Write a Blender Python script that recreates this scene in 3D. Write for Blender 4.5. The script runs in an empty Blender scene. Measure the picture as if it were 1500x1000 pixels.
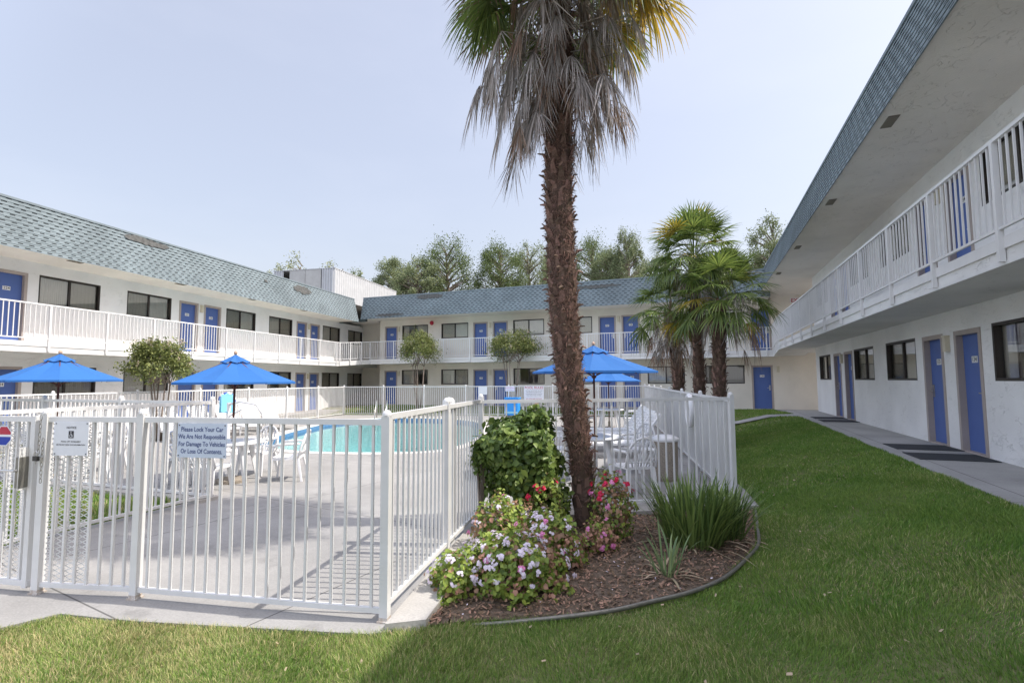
import bpy, math, random
import numpy as np
from mathutils import Vector, Matrix
from mathutils.geometry import tessellate_polygon
random.seed(7); rng = np.random.default_rng(11)
R = math.radians
scene = bpy.context.scene
col = scene.collection

# ---------------------------------------------------------------- camera
cam_d = bpy.data.cameras.new("camera"); cam = bpy.data.objects.new("camera", cam_d); col.objects.link(cam)
cam_d.lens = 18.167; cam_d.sensor_width = 36.0; cam_d.clip_start = 0.05; cam_d.clip_end = 3000
YAW, PITCH, ROLL = -0.360699, 0.0742163, -0.006016
def cam_axes():
    cy, sy = math.cos(YAW), math.sin(YAW)
    f = Vector((sy, cy, 0)); r = Vector((cy, -sy, 0)); u = Vector((0, 0, 1))
    f2 = f*math.cos(PITCH) + u*math.sin(PITCH); u2 = u*math.cos(PITCH) - f*math.sin(PITCH)
    return r*math.cos(ROLL) + u2*math.sin(ROLL), u2*math.cos(ROLL) - r*math.sin(ROLL), f2
_r, _u, _f = cam_axes()
cam.matrix_world = Matrix(((_r.x, _u.x, -_f.x, 0), (_r.y, _u.y, -_f.y, 0), (_r.z, _u.z, -_f.z, 0), (0, 0, 0, 1)))
scene.camera = cam

# ---------------------------------------------------------------- sky and sun
SUN = Vector((0.70, 0.19, 1.0)).normalized()
w = bpy.data.worlds.new("World"); scene.world = w; w.use_nodes = True
nt = w.node_tree; bg = nt.nodes['Background']
sky = nt.nodes.new('ShaderNodeTexSky'); sky.sky_type = 'NISHITA'; sky.sun_disc = False
sky.sun_elevation = math.asin(SUN.z); sky.sun_rotation = math.atan2(SUN.x, SUN.y)
sky.air_density = 1.3; sky.dust_density = 5.0; sky.ozone_density = 1.0; sky.altitude = 100
# faint high cloud veil
tc = nt.nodes.new('ShaderNodeTexCoord'); mp = nt.nodes.new('ShaderNodeMapping'); mp.inputs['Scale'].default_value = (1.2, 1.2, 3.5)
nz = nt.nodes.new('ShaderNodeTexNoise'); nz.inputs['Scale'].default_value = 1.6; nz.inputs['Detail'].default_value = 7; nz.inputs['Roughness'].default_value = .55
cr = nt.nodes.new('ShaderNodeMapRange'); cr.inputs['From Min'].default_value = .45; cr.inputs['From Max'].default_value = .8; cr.inputs['To Min'].default_value = 0.30; cr.inputs['To Max'].default_value = .37
mx = nt.nodes.new('ShaderNodeMix'); mx.data_type = 'RGBA'; mx.inputs[7].default_value = (6.2, 6.4, 6.9, 1)
nt.links.new(tc.outputs['Generated'], mp.inputs[0]); nt.links.new(mp.outputs[0], nz.inputs['Vector']); nt.links.new(nz.outputs[0], cr.inputs[0])
nt.links.new(cr.outputs[0], mx.inputs[0]); nt.links.new(sky.outputs[0], mx.inputs[6]); hsv = nt.nodes.new('ShaderNodeHueSaturation'); hsv.inputs['Saturation'].default_value = .95; hsv.inputs['Value'].default_value = .755; nt.links.new(mx.outputs[2], hsv.inputs['Color']); 
# unseen sky behind the camera brightened, an added fill for the shaded walls
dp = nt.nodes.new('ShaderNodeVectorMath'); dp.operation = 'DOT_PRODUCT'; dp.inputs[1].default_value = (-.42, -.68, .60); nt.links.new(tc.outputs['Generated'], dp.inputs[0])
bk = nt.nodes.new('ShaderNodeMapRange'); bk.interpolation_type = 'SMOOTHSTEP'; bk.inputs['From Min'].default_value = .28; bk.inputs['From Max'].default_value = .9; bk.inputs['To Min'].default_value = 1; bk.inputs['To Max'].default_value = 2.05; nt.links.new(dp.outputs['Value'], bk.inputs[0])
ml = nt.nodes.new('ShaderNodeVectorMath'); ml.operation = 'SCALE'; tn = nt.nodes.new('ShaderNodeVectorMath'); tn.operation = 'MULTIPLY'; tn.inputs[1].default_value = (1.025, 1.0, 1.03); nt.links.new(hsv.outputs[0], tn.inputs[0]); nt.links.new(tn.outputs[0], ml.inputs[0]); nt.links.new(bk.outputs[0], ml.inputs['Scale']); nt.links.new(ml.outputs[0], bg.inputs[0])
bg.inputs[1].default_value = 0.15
sl = bpy.data.lights.new("sun", 'SUN'); sl.energy = 2.9; sl.angle = R(0.6); sl.color = (1.0, .95, .88)
so = bpy.data.objects.new("sun", sl); col.objects.link(so); so.rotation_euler = SUN.to_track_quat('Z', 'Y').to_euler()
vs = scene.view_settings; vs.view_transform = 'Standard'; vs.look = 'None'; vs.exposure = 0.78; vs.gamma = 1; vs.use_curve_mapping = False
scene.render.resolution_x = 1024; scene.render.resolution_y = 682
scene.render.engine = 'CYCLES'
scene.cycles.max_bounces = 8; scene.cycles.transparent_max_bounces = 16

# ---------------------------------------------------------------- materials
def mat(name, color, rough=.7, metal=0, noise=None, bump=None, island=None, spec=.4, trans=0):
    """noise=(scale, amount[, second colour]); bump=(scale, strength, dist); island = brightness spread per loose piece"""
    m = bpy.data.materials.new(name); m.use_nodes = True; n = m.node_tree; b = n.nodes['Principled BSDF']
    b.inputs['Base Color'].default_value = (*color, 1); b.inputs['Roughness'].default_value = rough; b.inputs['Metallic'].default_value = metal
    b.inputs['Specular IOR Level'].default_value = spec
    t = n.nodes.new('ShaderNodeTexCoord'); src = None
    if noise:
        x = n.nodes.new('ShaderNodeTexNoise'); x.inputs['Scale'].default_value = noise[0]; x.inputs['Detail'].default_value = 6; x.inputs['Roughness'].default_value = .6
        n.links.new(t.outputs['Object'], x.inputs['Vector'])
        q = n.nodes.new('ShaderNodeMix'); q.data_type = 'RGBA'
        c2 = noise[2] if len(noise) > 2 else tuple(c*(1-noise[1]) for c in color)
        q.inputs[6].default_value = (*color, 1); q.inputs[7].default_value = (*c2, 1)
        mr = n.nodes.new('ShaderNodeMapRange'); mr.inputs['From Min'].default_value = .35; mr.inputs['From Max'].default_value = .7
        n.links.new(x.outputs[0], mr.inputs[0]); n.links.new(mr.outputs[0], q.inputs[0]); src = q.outputs[2]
        n.links.new(src, b.inputs['Base Color'])
    if island:
        g = n.nodes.new('ShaderNodeNewGeometry'); hs = n.nodes.new('ShaderNodeHueSaturation'); m1 = n.nodes.new('ShaderNodeMapRange')
        m1.inputs['To Min'].default_value = 1-island; m1.inputs['To Max'].default_value = 1+island
        m2 = n.nodes.new('ShaderNodeMapRange'); m2.inputs['To Min'].default_value = .52; m2.inputs['To Max'].default_value = .48
        n.links.new(g.outputs['Random Per Island'], m1.inputs[0]); n.links.new(g.outputs['Random Per Island'], m2.inputs[0])
        n.links.new(m1.outputs[0], hs.inputs['Value']); n.links.new(m2.outputs[0], hs.inputs['Hue'])
        if src: n.links.new(src, hs.inputs['Color'])
        else: hs.inputs['Color'].default_value = (*color, 1)
        n.links.new(hs.outputs[0], b.inputs['Base Color'])
    if bump:
        x = n.nodes.new('ShaderNodeTexNoise'); x.inputs['Scale'].default_value = bump[0]; x.inputs['Detail'].default_value = 5
        n.links.new(t.outputs['Object'], x.inputs['Vector'])
        bp = n.nodes.new('ShaderNodeBump'); bp.inputs['Strength'].default_value = bump[1]; bp.inputs['Distance'].default_value = bump[2]
        n.links.new(x.outputs[0], bp.inputs['Height']); n.links.new(bp.outputs[0], b.inputs['Normal'])
    if trans:
        tr = n.nodes.new('ShaderNodeBsdfTranslucent'); ms = n.nodes.new('ShaderNodeMixShader'); ms.inputs[0].default_value = trans
        o = n.nodes['Material Output']
        if b.inputs['Base Color'].links: n.links.new(b.inputs['Base Color'].links[0].from_socket, tr.inputs[0])
        else: tr.inputs[0].default_value = (*color, 1)
        n.links.new(b.outputs[0], ms.inputs[1]); n.links.new(tr.outputs[0], ms.inputs[2]); n.links.new(ms.outputs[0], o.inputs[0])
    return m

def stucco(name, color, scratch=.5):
    m = bpy.data.materials.new(name); m.use_nodes = True; n = m.node_tree; b = n.nodes['Principled BSDF']; L = n.links.new
    b.inputs['Roughness'].default_value = .9; b.inputs['Specular IOR Level'].default_value = .2
    t = n.nodes.new('ShaderNodeTexCoord')
    big = n.nodes.new('ShaderNodeTexNoise'); big.inputs['Scale'].default_value = .9; big.inputs['Detail'].default_value = 5; L(t.outputs['Object'], big.inputs['Vector'])
    fine = n.nodes.new('ShaderNodeTexNoise'); fine.inputs['Scale'].default_value = 55; fine.inputs['Detail'].default_value = 3; L(t.outputs['Object'], fine.inputs['Vector'])
    # skip-trowel scratches: thin iso-lines of a stretched noise
    mp = n.nodes.new('ShaderNodeMapping'); mp.inputs['Scale'].default_value = (1.6, 1.6, 4.2); L(t.outputs['Object'], mp.inputs[0])
    s = n.nodes.new('ShaderNodeTexNoise'); s.inputs['Scale'].default_value = 2.6; s.inputs['Detail'].default_value = 5; s.inputs['Distortion'].default_value = .6; L(mp.outputs[0], s.inputs['Vector'])
    ab = n.nodes.new('ShaderNodeMath'); ab.operation = 'SUBTRACT'; ab.inputs[1].default_value = .5; L(s.outputs[0], ab.inputs[0])
    a2 = n.nodes.new('ShaderNodeMath'); a2.operation = 'ABSOLUTE'; L(ab.outputs[0], a2.inputs[0])
    ln = n.nodes.new('ShaderNodeMapRange'); ln.inputs['From Min'].default_value = 0; ln.inputs['From Max'].default_value = .010; ln.inputs['To Min'].default_value = 1; ln.inputs['To Max'].default_value = 0; L(a2.outputs[0], ln.inputs[0])
    gate = n.nodes.new('ShaderNodeTexNoise'); gate.inputs['Scale'].default_value = 3.7; gate.inputs['Detail'].default_value = 3; L(t.outputs['Object'], gate.inputs['Vector'])
    gr = n.nodes.new('ShaderNodeMapRange'); gr.inputs['From Min'].default_value = .46; gr.inputs['From Max'].default_value = .56; L(gate.outputs[0], gr.inputs[0])
    mu = n.nodes.new('ShaderNodeMath'); mu.operation = 'MULTIPLY'; L(ln.outputs[0], mu.inputs[0]); L(gr.outputs[0], mu.inputs[1])
    m2 = n.nodes.new('ShaderNodeMath'); m2.operation = 'MULTIPLY'; m2.inputs[1].default_value = scratch; L(mu.outputs[0], m2.inputs[0])
    c1 = n.nodes.new('ShaderNodeMix'); c1.data_type = 'RGBA'; c1.inputs[6].default_value = (*[c*.91 for c in color], 1); c1.inputs[7].default_value = (*color, 1)
    r1 = n.nodes.new('ShaderNodeMapRange'); r1.inputs['From Min'].default_value = .35; r1.inputs['From Max'].default_value = .6; L(big.outputs[0], r1.inputs[0]); L(r1.outputs[0], c1.inputs[0])
    c2 = n.nodes.new('ShaderNodeMix'); c2.data_type = 'RGBA'; c2.inputs[7].default_value = (*[c*.45 for c in color], 1); L(c1.outputs[2], c2.inputs[6]); L(m2.outputs[0], c2.inputs[0])
    L(c2.outputs[2], b.inputs['Base Color'])
    h = n.nodes.new('ShaderNodeMath'); h.operation = 'MULTIPLY_ADD'; h.inputs[1].default_value = .35; L(fine.outputs[0], h.inputs[0])
    neg = n.nodes.new('ShaderNodeMath'); neg.operation = 'MULTIPLY'; neg.inputs[1].default_value = -.45; L(mu.outputs[0], neg.inputs[0]); L(neg.outputs[0], h.inputs[2])
    bp = n.nodes.new('ShaderNodeBump'); bp.inputs['Strength'].default_value = .9; bp.inputs['Distance'].default_value = .012; L(h.outputs[0], bp.inputs['Height']); L(bp.outputs[0], b.inputs['Normal'])
    return m

def shingle(name, color):
    m = bpy.data.materials.new(name); m.use_nodes = True; n = m.node_tree; b = n.nodes['Principled BSDF']; L = n.links.new
    b.inputs['Roughness'].default_value = .95; b.inputs['Specular IOR Level'].default_value = .15
    def math_(op, a, c=None, v=None):
        k = n.nodes.new('ShaderNodeMath'); k.operation = op; L(a, k.inputs[0])
        if c is not None: L(c, k.inputs[1])
        if v is not None: k.inputs[1].default_value = v
        return k.outputs[0]
    t = n.nodes.new('ShaderNodeTexCoord'); s = n.nodes.new('ShaderNodeSeparateXYZ'); L(t.outputs['Object'], s.inputs[0])
    zz = math_('DIVIDE', s.outputs[2], v=.107); row = math_('FLOOR', zz); fz = math_('FRACT', zz)
    wn = n.nodes.new('ShaderNodeTexWhiteNoise'); wn.noise_dimensions = '1D'; L(row, wn.inputs['W'])
    half = math_('MULTIPLY', math_('MODULO', math_('ADD', row, v=40), v=2), v=.5)
    xx = math_('ADD', math_('DIVIDE', s.outputs[0], v=.27), math_('ADD', half, math_('MULTIPLY', wn.outputs[0], v=.25)))
    tab = math_('FLOOR', math_('MULTIPLY', xx, v=2)); fx = math_('FRACT', xx)
    cmb = n.nodes.new('ShaderNodeCombineXYZ'); L(tab, cmb.inputs[0]); L(row, cmb.inputs[1])
    w2 = n.nodes.new('ShaderNodeTexWhiteNoise'); w2.noise_dimensions = '2D'; L(cmb.outputs[0], w2.inputs['Vector'])
    fl = math_('ADD', fx, math_('MULTIPLY', w2.outputs[0], v=.10))
    d1 = math_('LESS_THAN', fl, v=.52); d2 = math_('LESS_THAN', fz, v=.30); dash = math_('MULTIPLY', d1, d2)
    line = math_('LESS_THAN', fz, v=.07); dash = math_('MAXIMUM', dash, math_('MULTIPLY', line, v=.45))
    gn = n.nodes.new('ShaderNodeTexNoise'); gn.inputs['Scale'].default_value = 1.1; gn.inputs['Detail'].default_value = 8; L(t.outputs['Object'], gn.inputs['Vector'])
    v = n.nodes.new('ShaderNodeMapRange'); v.inputs['To Min'].default_value = .93; v.inputs['To Max'].default_value = 1.05; L(w2.outputs[0], v.inputs[0])
    v2 = n.nodes.new('ShaderNodeMapRange'); v2.inputs['From Min'].default_value = .3; v2.inputs['From Max'].default_value = .7; v2.inputs['To Min'].default_value = .82; v2.inputs['To Max'].default_value = 1.1; L(gn.outputs[0], v2.inputs[0])
    vv = math_('MULTIPLY', v.outputs[0], v2.outputs[0])
    hs = n.nodes.new('ShaderNodeHueSaturation'); hs.inputs['Color'].default_value = (*color, 1); L(vv, hs.inputs['Value'])
    mx = n.nodes.new('ShaderNodeMix'); mx.data_type = 'RGBA'; L(dash, mx.inputs[0]); L(hs.outputs[0], mx.inputs[6]); mx.inputs[7].default_value = (*[c*.12 for c in color], 1)
    L(mx.outputs[2], b.inputs['Base Color'])
    return m

def concrete(name, color, grid=None, rot=0, off=(0, 0)):
    m = bpy.data.materials.new(name); m.use_nodes = True; n = m.node_tree; b = n.nodes['Principled BSDF']; L = n.links.new
    b.inputs['Roughness'].default_value = .85; b.inputs['Specular IOR Level'].default_value = .3
    t = n.nodes.new('ShaderNodeTexCoord')
    a = n.nodes.new('ShaderNodeTexNoise'); a.inputs['Scale'].default_value = .7; a.inputs['Detail'].default_value = 8; a.inputs['Roughness'].default_value = .65; L(t.outputs['Object'], a.inputs['Vector'])
    f = n.nodes.new('ShaderNodeTexNoise'); f.inputs['Scale'].default_value = 60; f.inputs['Detail'].default_value = 4; L(t.outputs['Object'], f.inputs['Vector'])
    r1 = n.nodes.new('ShaderNodeMapRange'); r1.inputs['From Min'].default_value = .3; r1.inputs['From Max'].default_value = .7; r1.inputs['To Min'].default_value = .72; r1.inputs['To Max'].default_value = 1.08; L(a.outputs[0], r1.inputs[0])
    r2 = n.nodes.new('ShaderNodeMapRange'); r2.inputs['From Min'].default_value = .3; r2.inputs['From Max'].default_value = .7; r2.inputs['To Min'].default_value = .88; r2.inputs['To Max'].default_value = 1.08; L(f.outputs[0], r2.inputs[0])
    mu = n.nodes.new('ShaderNodeMath'); mu.operation = 'MULTIPLY'; L(r1.outputs[0], mu.inputs[0]); L(r2.outputs[0], mu.inputs[1]); val = mu.outputs[0]
    # small dark stains
    sn = n.nodes.new('ShaderNodeTexNoise'); sn.inputs['Scale'].default_value = 3.1; sn.inputs['Detail'].default_value = 3; L(t.outputs['Object'], sn.inputs['Vector'])
    sr = n.nodes.new('ShaderNodeMapRange'); sr.inputs['From Min'].default_value = .62; sr.inputs['From Max'].default_value = .75; sr.inputs['To Min'].default_value = 1; sr.inputs['To Max'].default_value = .78; L(sn.outputs[0], sr.inputs[0])
    m3 = n.nodes.new('ShaderNodeMath'); m3.operation = 'MULTIPLY'; L(val, m3.inputs[0]); L(sr.outputs[0], m3.inputs[1]); val = m3.outputs[0]
    if grid:
        mp = n.nodes.new('ShaderNodeMapping'); mp.inputs['Rotation'].default_value = (0, 0, rot); mp.inputs['Location'].default_value = (off[0], off[1], 0); L(t.outputs['Object'], mp.inputs[0])
        s = n.nodes.new('ShaderNodeSeparateXYZ'); L(mp.outputs[0], s.inputs[0])
        for i in (0, 1):
            d = n.nodes.new('ShaderNodeMath'); d.operation = 'DIVIDE'; d.inputs[1].default_value = grid; L(s.outputs[i], d.inputs[0])
            fr = n.nodes.new('ShaderNodeMath'); fr.operation = 'FRACT'; L(d.outputs[0], fr.inputs[0])
            lt = n.nodes.new('ShaderNodeMath'); lt.operation = 'LESS_THAN'; lt.inputs[1].default_value = .014/grid; L(fr.outputs[0], lt.inputs[0])
            k = n.nodes.new('ShaderNodeMath'); k.operation = 'MULTIPLY_ADD'; k.inputs[1].default_value = -.62; k.inputs[2].default_value = 1; L(lt.outputs[0], k.inputs[0])
            m4 = n.nodes.new('ShaderNodeMath'); m4.operation = 'MULTIPLY'; L(val, m4.inputs[0]); L(k.outputs[0], m4.inputs[1]); val = m4.outputs[0]
    hs = n.nodes.new('ShaderNodeHueSaturation'); hs.inputs['Color'].default_value = (*color, 1); L(val, hs.inputs['Value']); L(hs.outputs[0], b.inputs['Base Color'])
    bp = n.nodes.new('ShaderNodeBump'); bp.inputs['Strength'].default_value = .35; bp.inputs['Distance'].default_value = .004; L(f.outputs[0], bp.inputs['Height']); L(bp.outputs[0], b.inputs['Normal'])
    return m

def glassmat(name, tint, gloss=1.0, wav=0):
    m = bpy.data.materials.new(name); m.use_nodes = True; n = m.node_tree; L = n.links.new
    n.nodes.remove(n.nodes['Principled BSDF']); o = n.nodes['Material Output']
    tr = n.nodes.new('ShaderNodeBsdfTransparent'); tr.inputs[0].default_value = (*tint, 1)
    gl = n.nodes.new('ShaderNodeBsdfGlossy'); gl.inputs['Roughness'].default_value = .02
    fr = n.nodes.new('ShaderNodeFresnel'); fr.inputs[0].default_value = 1.5
    sc = n.nodes.new('ShaderNodeMath'); sc.operation = 'MULTIPLY_ADD'; sc.inputs[1].default_value = gloss; sc.inputs[2].default_value = .06; sc.use_clamp = True
    ms = n.nodes.new('ShaderNodeMixShader'); L(fr.outputs[0], sc.inputs[0]); L(sc.outputs[0], ms.inputs[0]); L(tr.outputs[0], ms.inputs[1]); L(gl.outputs[0], ms.inputs[2]); L(ms.outputs[0], o.inputs[0])
    if wav:
        t = n.nodes.new('ShaderNodeTexCoord'); x = n.nodes.new('ShaderNodeTexNoise'); x.inputs['Scale'].default_value = 3.5; x.inputs['Detail'].default_value = 3; L(t.outputs['Object'], x.inputs['Vector'])
        bp = n.nodes.new('ShaderNodeBump'); bp.inputs['Strength'].default_value = wav; bp.inputs['Distance'].default_value = .03; L(x.outputs[0], bp.inputs['Height'])
        L(bp.outputs[0], gl.inputs['Normal']); L(bp.outputs[0], fr.inputs['Normal'])
    return m

M = {}
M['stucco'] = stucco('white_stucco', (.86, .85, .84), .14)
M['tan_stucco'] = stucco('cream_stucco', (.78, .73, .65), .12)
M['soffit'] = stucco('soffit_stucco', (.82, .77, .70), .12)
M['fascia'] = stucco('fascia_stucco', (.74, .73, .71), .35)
M['shingle'] = shingle('grey_blue_shingles', (.215, .255, .272))
M['capping'] = mat('grey_blue_capping', (.22, .26, .285), .9, noise=(3, .2))
M['ventmat'] = mat('tan_vent_mesh', (.26, .23, .19), .8)
M['worn'] = mat('bare_roof_felt', (.13, .13, .125), .95, noise=(9, .5))
M['darkstrip'] = mat('dark_green_strip', (.035, .045, .045), .6)
M['rust'] = mat('rust_stained_paint', (.42, .34, .27), .8, noise=(30, .6, (.62, .60, .57)))
M['rail'] = mat('white_rail_paint', (.74, .73, .72), .45, noise=(2.5, .10))
M['fence'] = mat('white_fence_paint', (.71, .71, .705), .4, noise=(3, .10, (.63, .625, .61)), bump=(40, .12, .002))
M['door'] = mat('blue_door_paint', (.088, .15, .40), .5, noise=(1.3, .12), spec=.4)
M['doorframe'] = mat('taupe_frame_paint', (.42, .36, .33), .6, noise=(4, .1))
M['bronze'] = mat('dark_bronze_frame', (.035, .028, .024), .45)
M['metal'] = mat('brushed_metal', (.55, .54, .52), .3, 1)
M['darkmetal'] = mat('worn_lockbox_metal', (.26, .25, .22), .45, .6, noise=(20, .3))
M['black'] = mat('black_plastic', (.02, .02, .02), .5)
M['curtain'] = mat('beige_curtain', (.86, .83, .76), .9, noise=(3, .1))
M['curtain_dark'] = mat('grey_curtain', (.55, .52, .46), .9)
M['glass'] = glassmat('window_glass', (.97, .98, .97), 2.0)
M['screen'] = glassmat('screened_glass', (.80, .79, .76), .3)
M['lamp'] = mat('almond_lamp_plastic', (.62, .57, .45), .5)
M['plate'] = mat('white_plate', (.78, .78, .78), .5)
M['ink'] = mat('black_ink', (.03, .03, .035), .6)
M['navy'] = mat('navy_ink', (.03, .055, .20), .6)
M['red'] = mat('red_ink', (.45, .03, .06), .6)
M['blueink'] = mat('blue_ink', (.02, .05, .35), .6)
M['signblue'] = mat('pale_blue_sign', (.56, .63, .74), .5, noise=(6, .06))
M['signwhite'] = mat('white_sign', (.74, .76, .80), .45, noise=(6, .05))
M['deck'] = concrete('deck_concrete', (.345, .335, .32), 3.05, .17, (.6, 1.1))
M['walk'] = concrete('walk_concrete', (.42, .405, .39), 3.4, 0, (.3, 0))
M['curb'] = concrete('curb_concrete', (.46, .44, .41))
M['asphalt'] = concrete('asphalt', (.10, .10, .10))
M['soil'] = mat('lawn_thatch', (.14, .15, .06), .95, noise=(6, .5, (.22, .19, .10)), bump=(30, .6, .02))
M['mulchbed'] = mat('mulch_soil', (.12, .085, .06), .95, noise=(9, .5, (.21, .16, .12)), bump=(45, .9, .03))
M['chip'] = mat('bark_chips', (.24, .155, .10), .9, island=.8)
M['matt'] = mat('door_mat', (.035, .037, .042), .95, bump=(90, .5, .005))
M['umbrella'] = mat('blue_canvas', (.036, .165, .47), .75, noise=(2, .08), trans=.22)
M['wood'] = mat('stained_pole', (.14, .045, .025), .5, noise=(12, .3))
M['palewood'] = mat('pale_wood', (.50, .34, .24), .6)
M['resin'] = mat('white_resin', (.80, .80, .80), .35, noise=(4, .05))
M['pooltile'] = mat('blue_pool_tile', (.10, .22, .42), .3, noise=(25, .4))
M['poolwall'] = mat('pool_plaster', (.56, .80, .82), .8, noise=(1.2, .1))
M['water'] = glassmat('pool_water', (.80, .97, .97), 1.0, .35)
M['coping'] = mat('pool_coping', (.66, .63, .58), .8, noise=(5, .12))
M['turq'] = mat('light_blue_seat', (.28, .62, .78), .5)
M['bluebox'] = mat('bright_blue_plastic', (.03, .30, .80), .45)
M['can'] = mat('exposed_aggregate', (.36, .31, .25), .9, noise=(60, .5), bump=(70, .5, .01))
M['bark'] = mat('grey_bark', (.26, .21, .17), .9, noise=(8, .4), bump=(25, .6, .02))
M['palmbark'] = mat('palm_trunk_fibre', (.085, .052, .04), .95, noise=(9, .5, (.15, .10, .075)), bump=(35, .9, .03))
M['palmfibre'] = mat('palm_hair', (.18, .108, .078), .95, island=.6)
M['palmstub'] = mat('palm_leaf_bases', (.19, .122, .09), .9, island=.55)
M['deadfrond'] = mat('dead_palm_leaf', (.39, .35, .315), .85, island=.5, trans=.15)
M['browndead'] = mat('brown_palm_leaf', (.30, .21, .15), .85, island=.5, trans=.2)
M['palmgreen'] = mat('palm_leaf', (.15, .21, .05), .45, island=.45, trans=.38, spec=.5)
M['palmyellow'] = mat('yellowing_palm_leaf', (.40, .30, .045), .5, island=.5, trans=.45)
M['leaf'] = mat('hibiscus_leaf', (.145, .215, .05), .42, island=.45, trans=.28, spec=.45)
M['leaflight'] = mat('geranium_leaf', (.27, .36, .07), .5, island=.4, trans=.35)
M['leafred'] = mat('rusty_leaf', (.36, .21, .13), .6, island=.4, trans=.2)
M['strap'] = mat('strap_leaf', (.15, .22, .06), .45, island=.45, trans=.25)
M['strappale'] = mat('iris_leaf', (.24, .33, .15), .5, island=.3, trans=.25)
M['drystrap'] = mat('dry_strap_leaf', (.42, .33, .22), .8, island=.3)
M['pinkwhite'] = mat('pale_lilac_petal', (.86, .78, .88), .6, island=.12, trans=.3)
M['pink'] = mat('pink_petal', (.80, .30, .55), .6, island=.2, trans=.3)
M['redpetal'] = mat('red_petal', (.68, .03, .09), .6, island=.3, trans=.3)
M['myrtle'] = mat('crape_myrtle_leaf', (.17, .20, .06), .5, island=.45, trans=.25)
M['bloom'] = mat('cream_bloom', (.62, .52, .42), .7, island=.25, trans=.3)
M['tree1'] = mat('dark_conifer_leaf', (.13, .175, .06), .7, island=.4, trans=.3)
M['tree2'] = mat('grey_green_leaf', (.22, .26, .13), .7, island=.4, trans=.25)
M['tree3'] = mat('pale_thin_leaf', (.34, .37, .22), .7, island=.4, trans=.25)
M['grass'] = mat('grass_blade', (.145, .275, .045), .5, noise=(1.1, .3, (.23, .33, .075)), island=.35, trans=.3, spec=.3)
M['drygrass'] = mat('dry_grass_blade', (.58, .50, .27), .7, noise=(2, .3, (.42, .44, .18)), island=.35, trans=.3, spec=.2)
M['steel'] = mat('white_corrugated_steel', (.56, .57, .58), .5, noise=(2, .15))
M['greypanel'] = mat('grey_panel', (.52, .51, .48), .6, noise=(3, .15))

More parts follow.
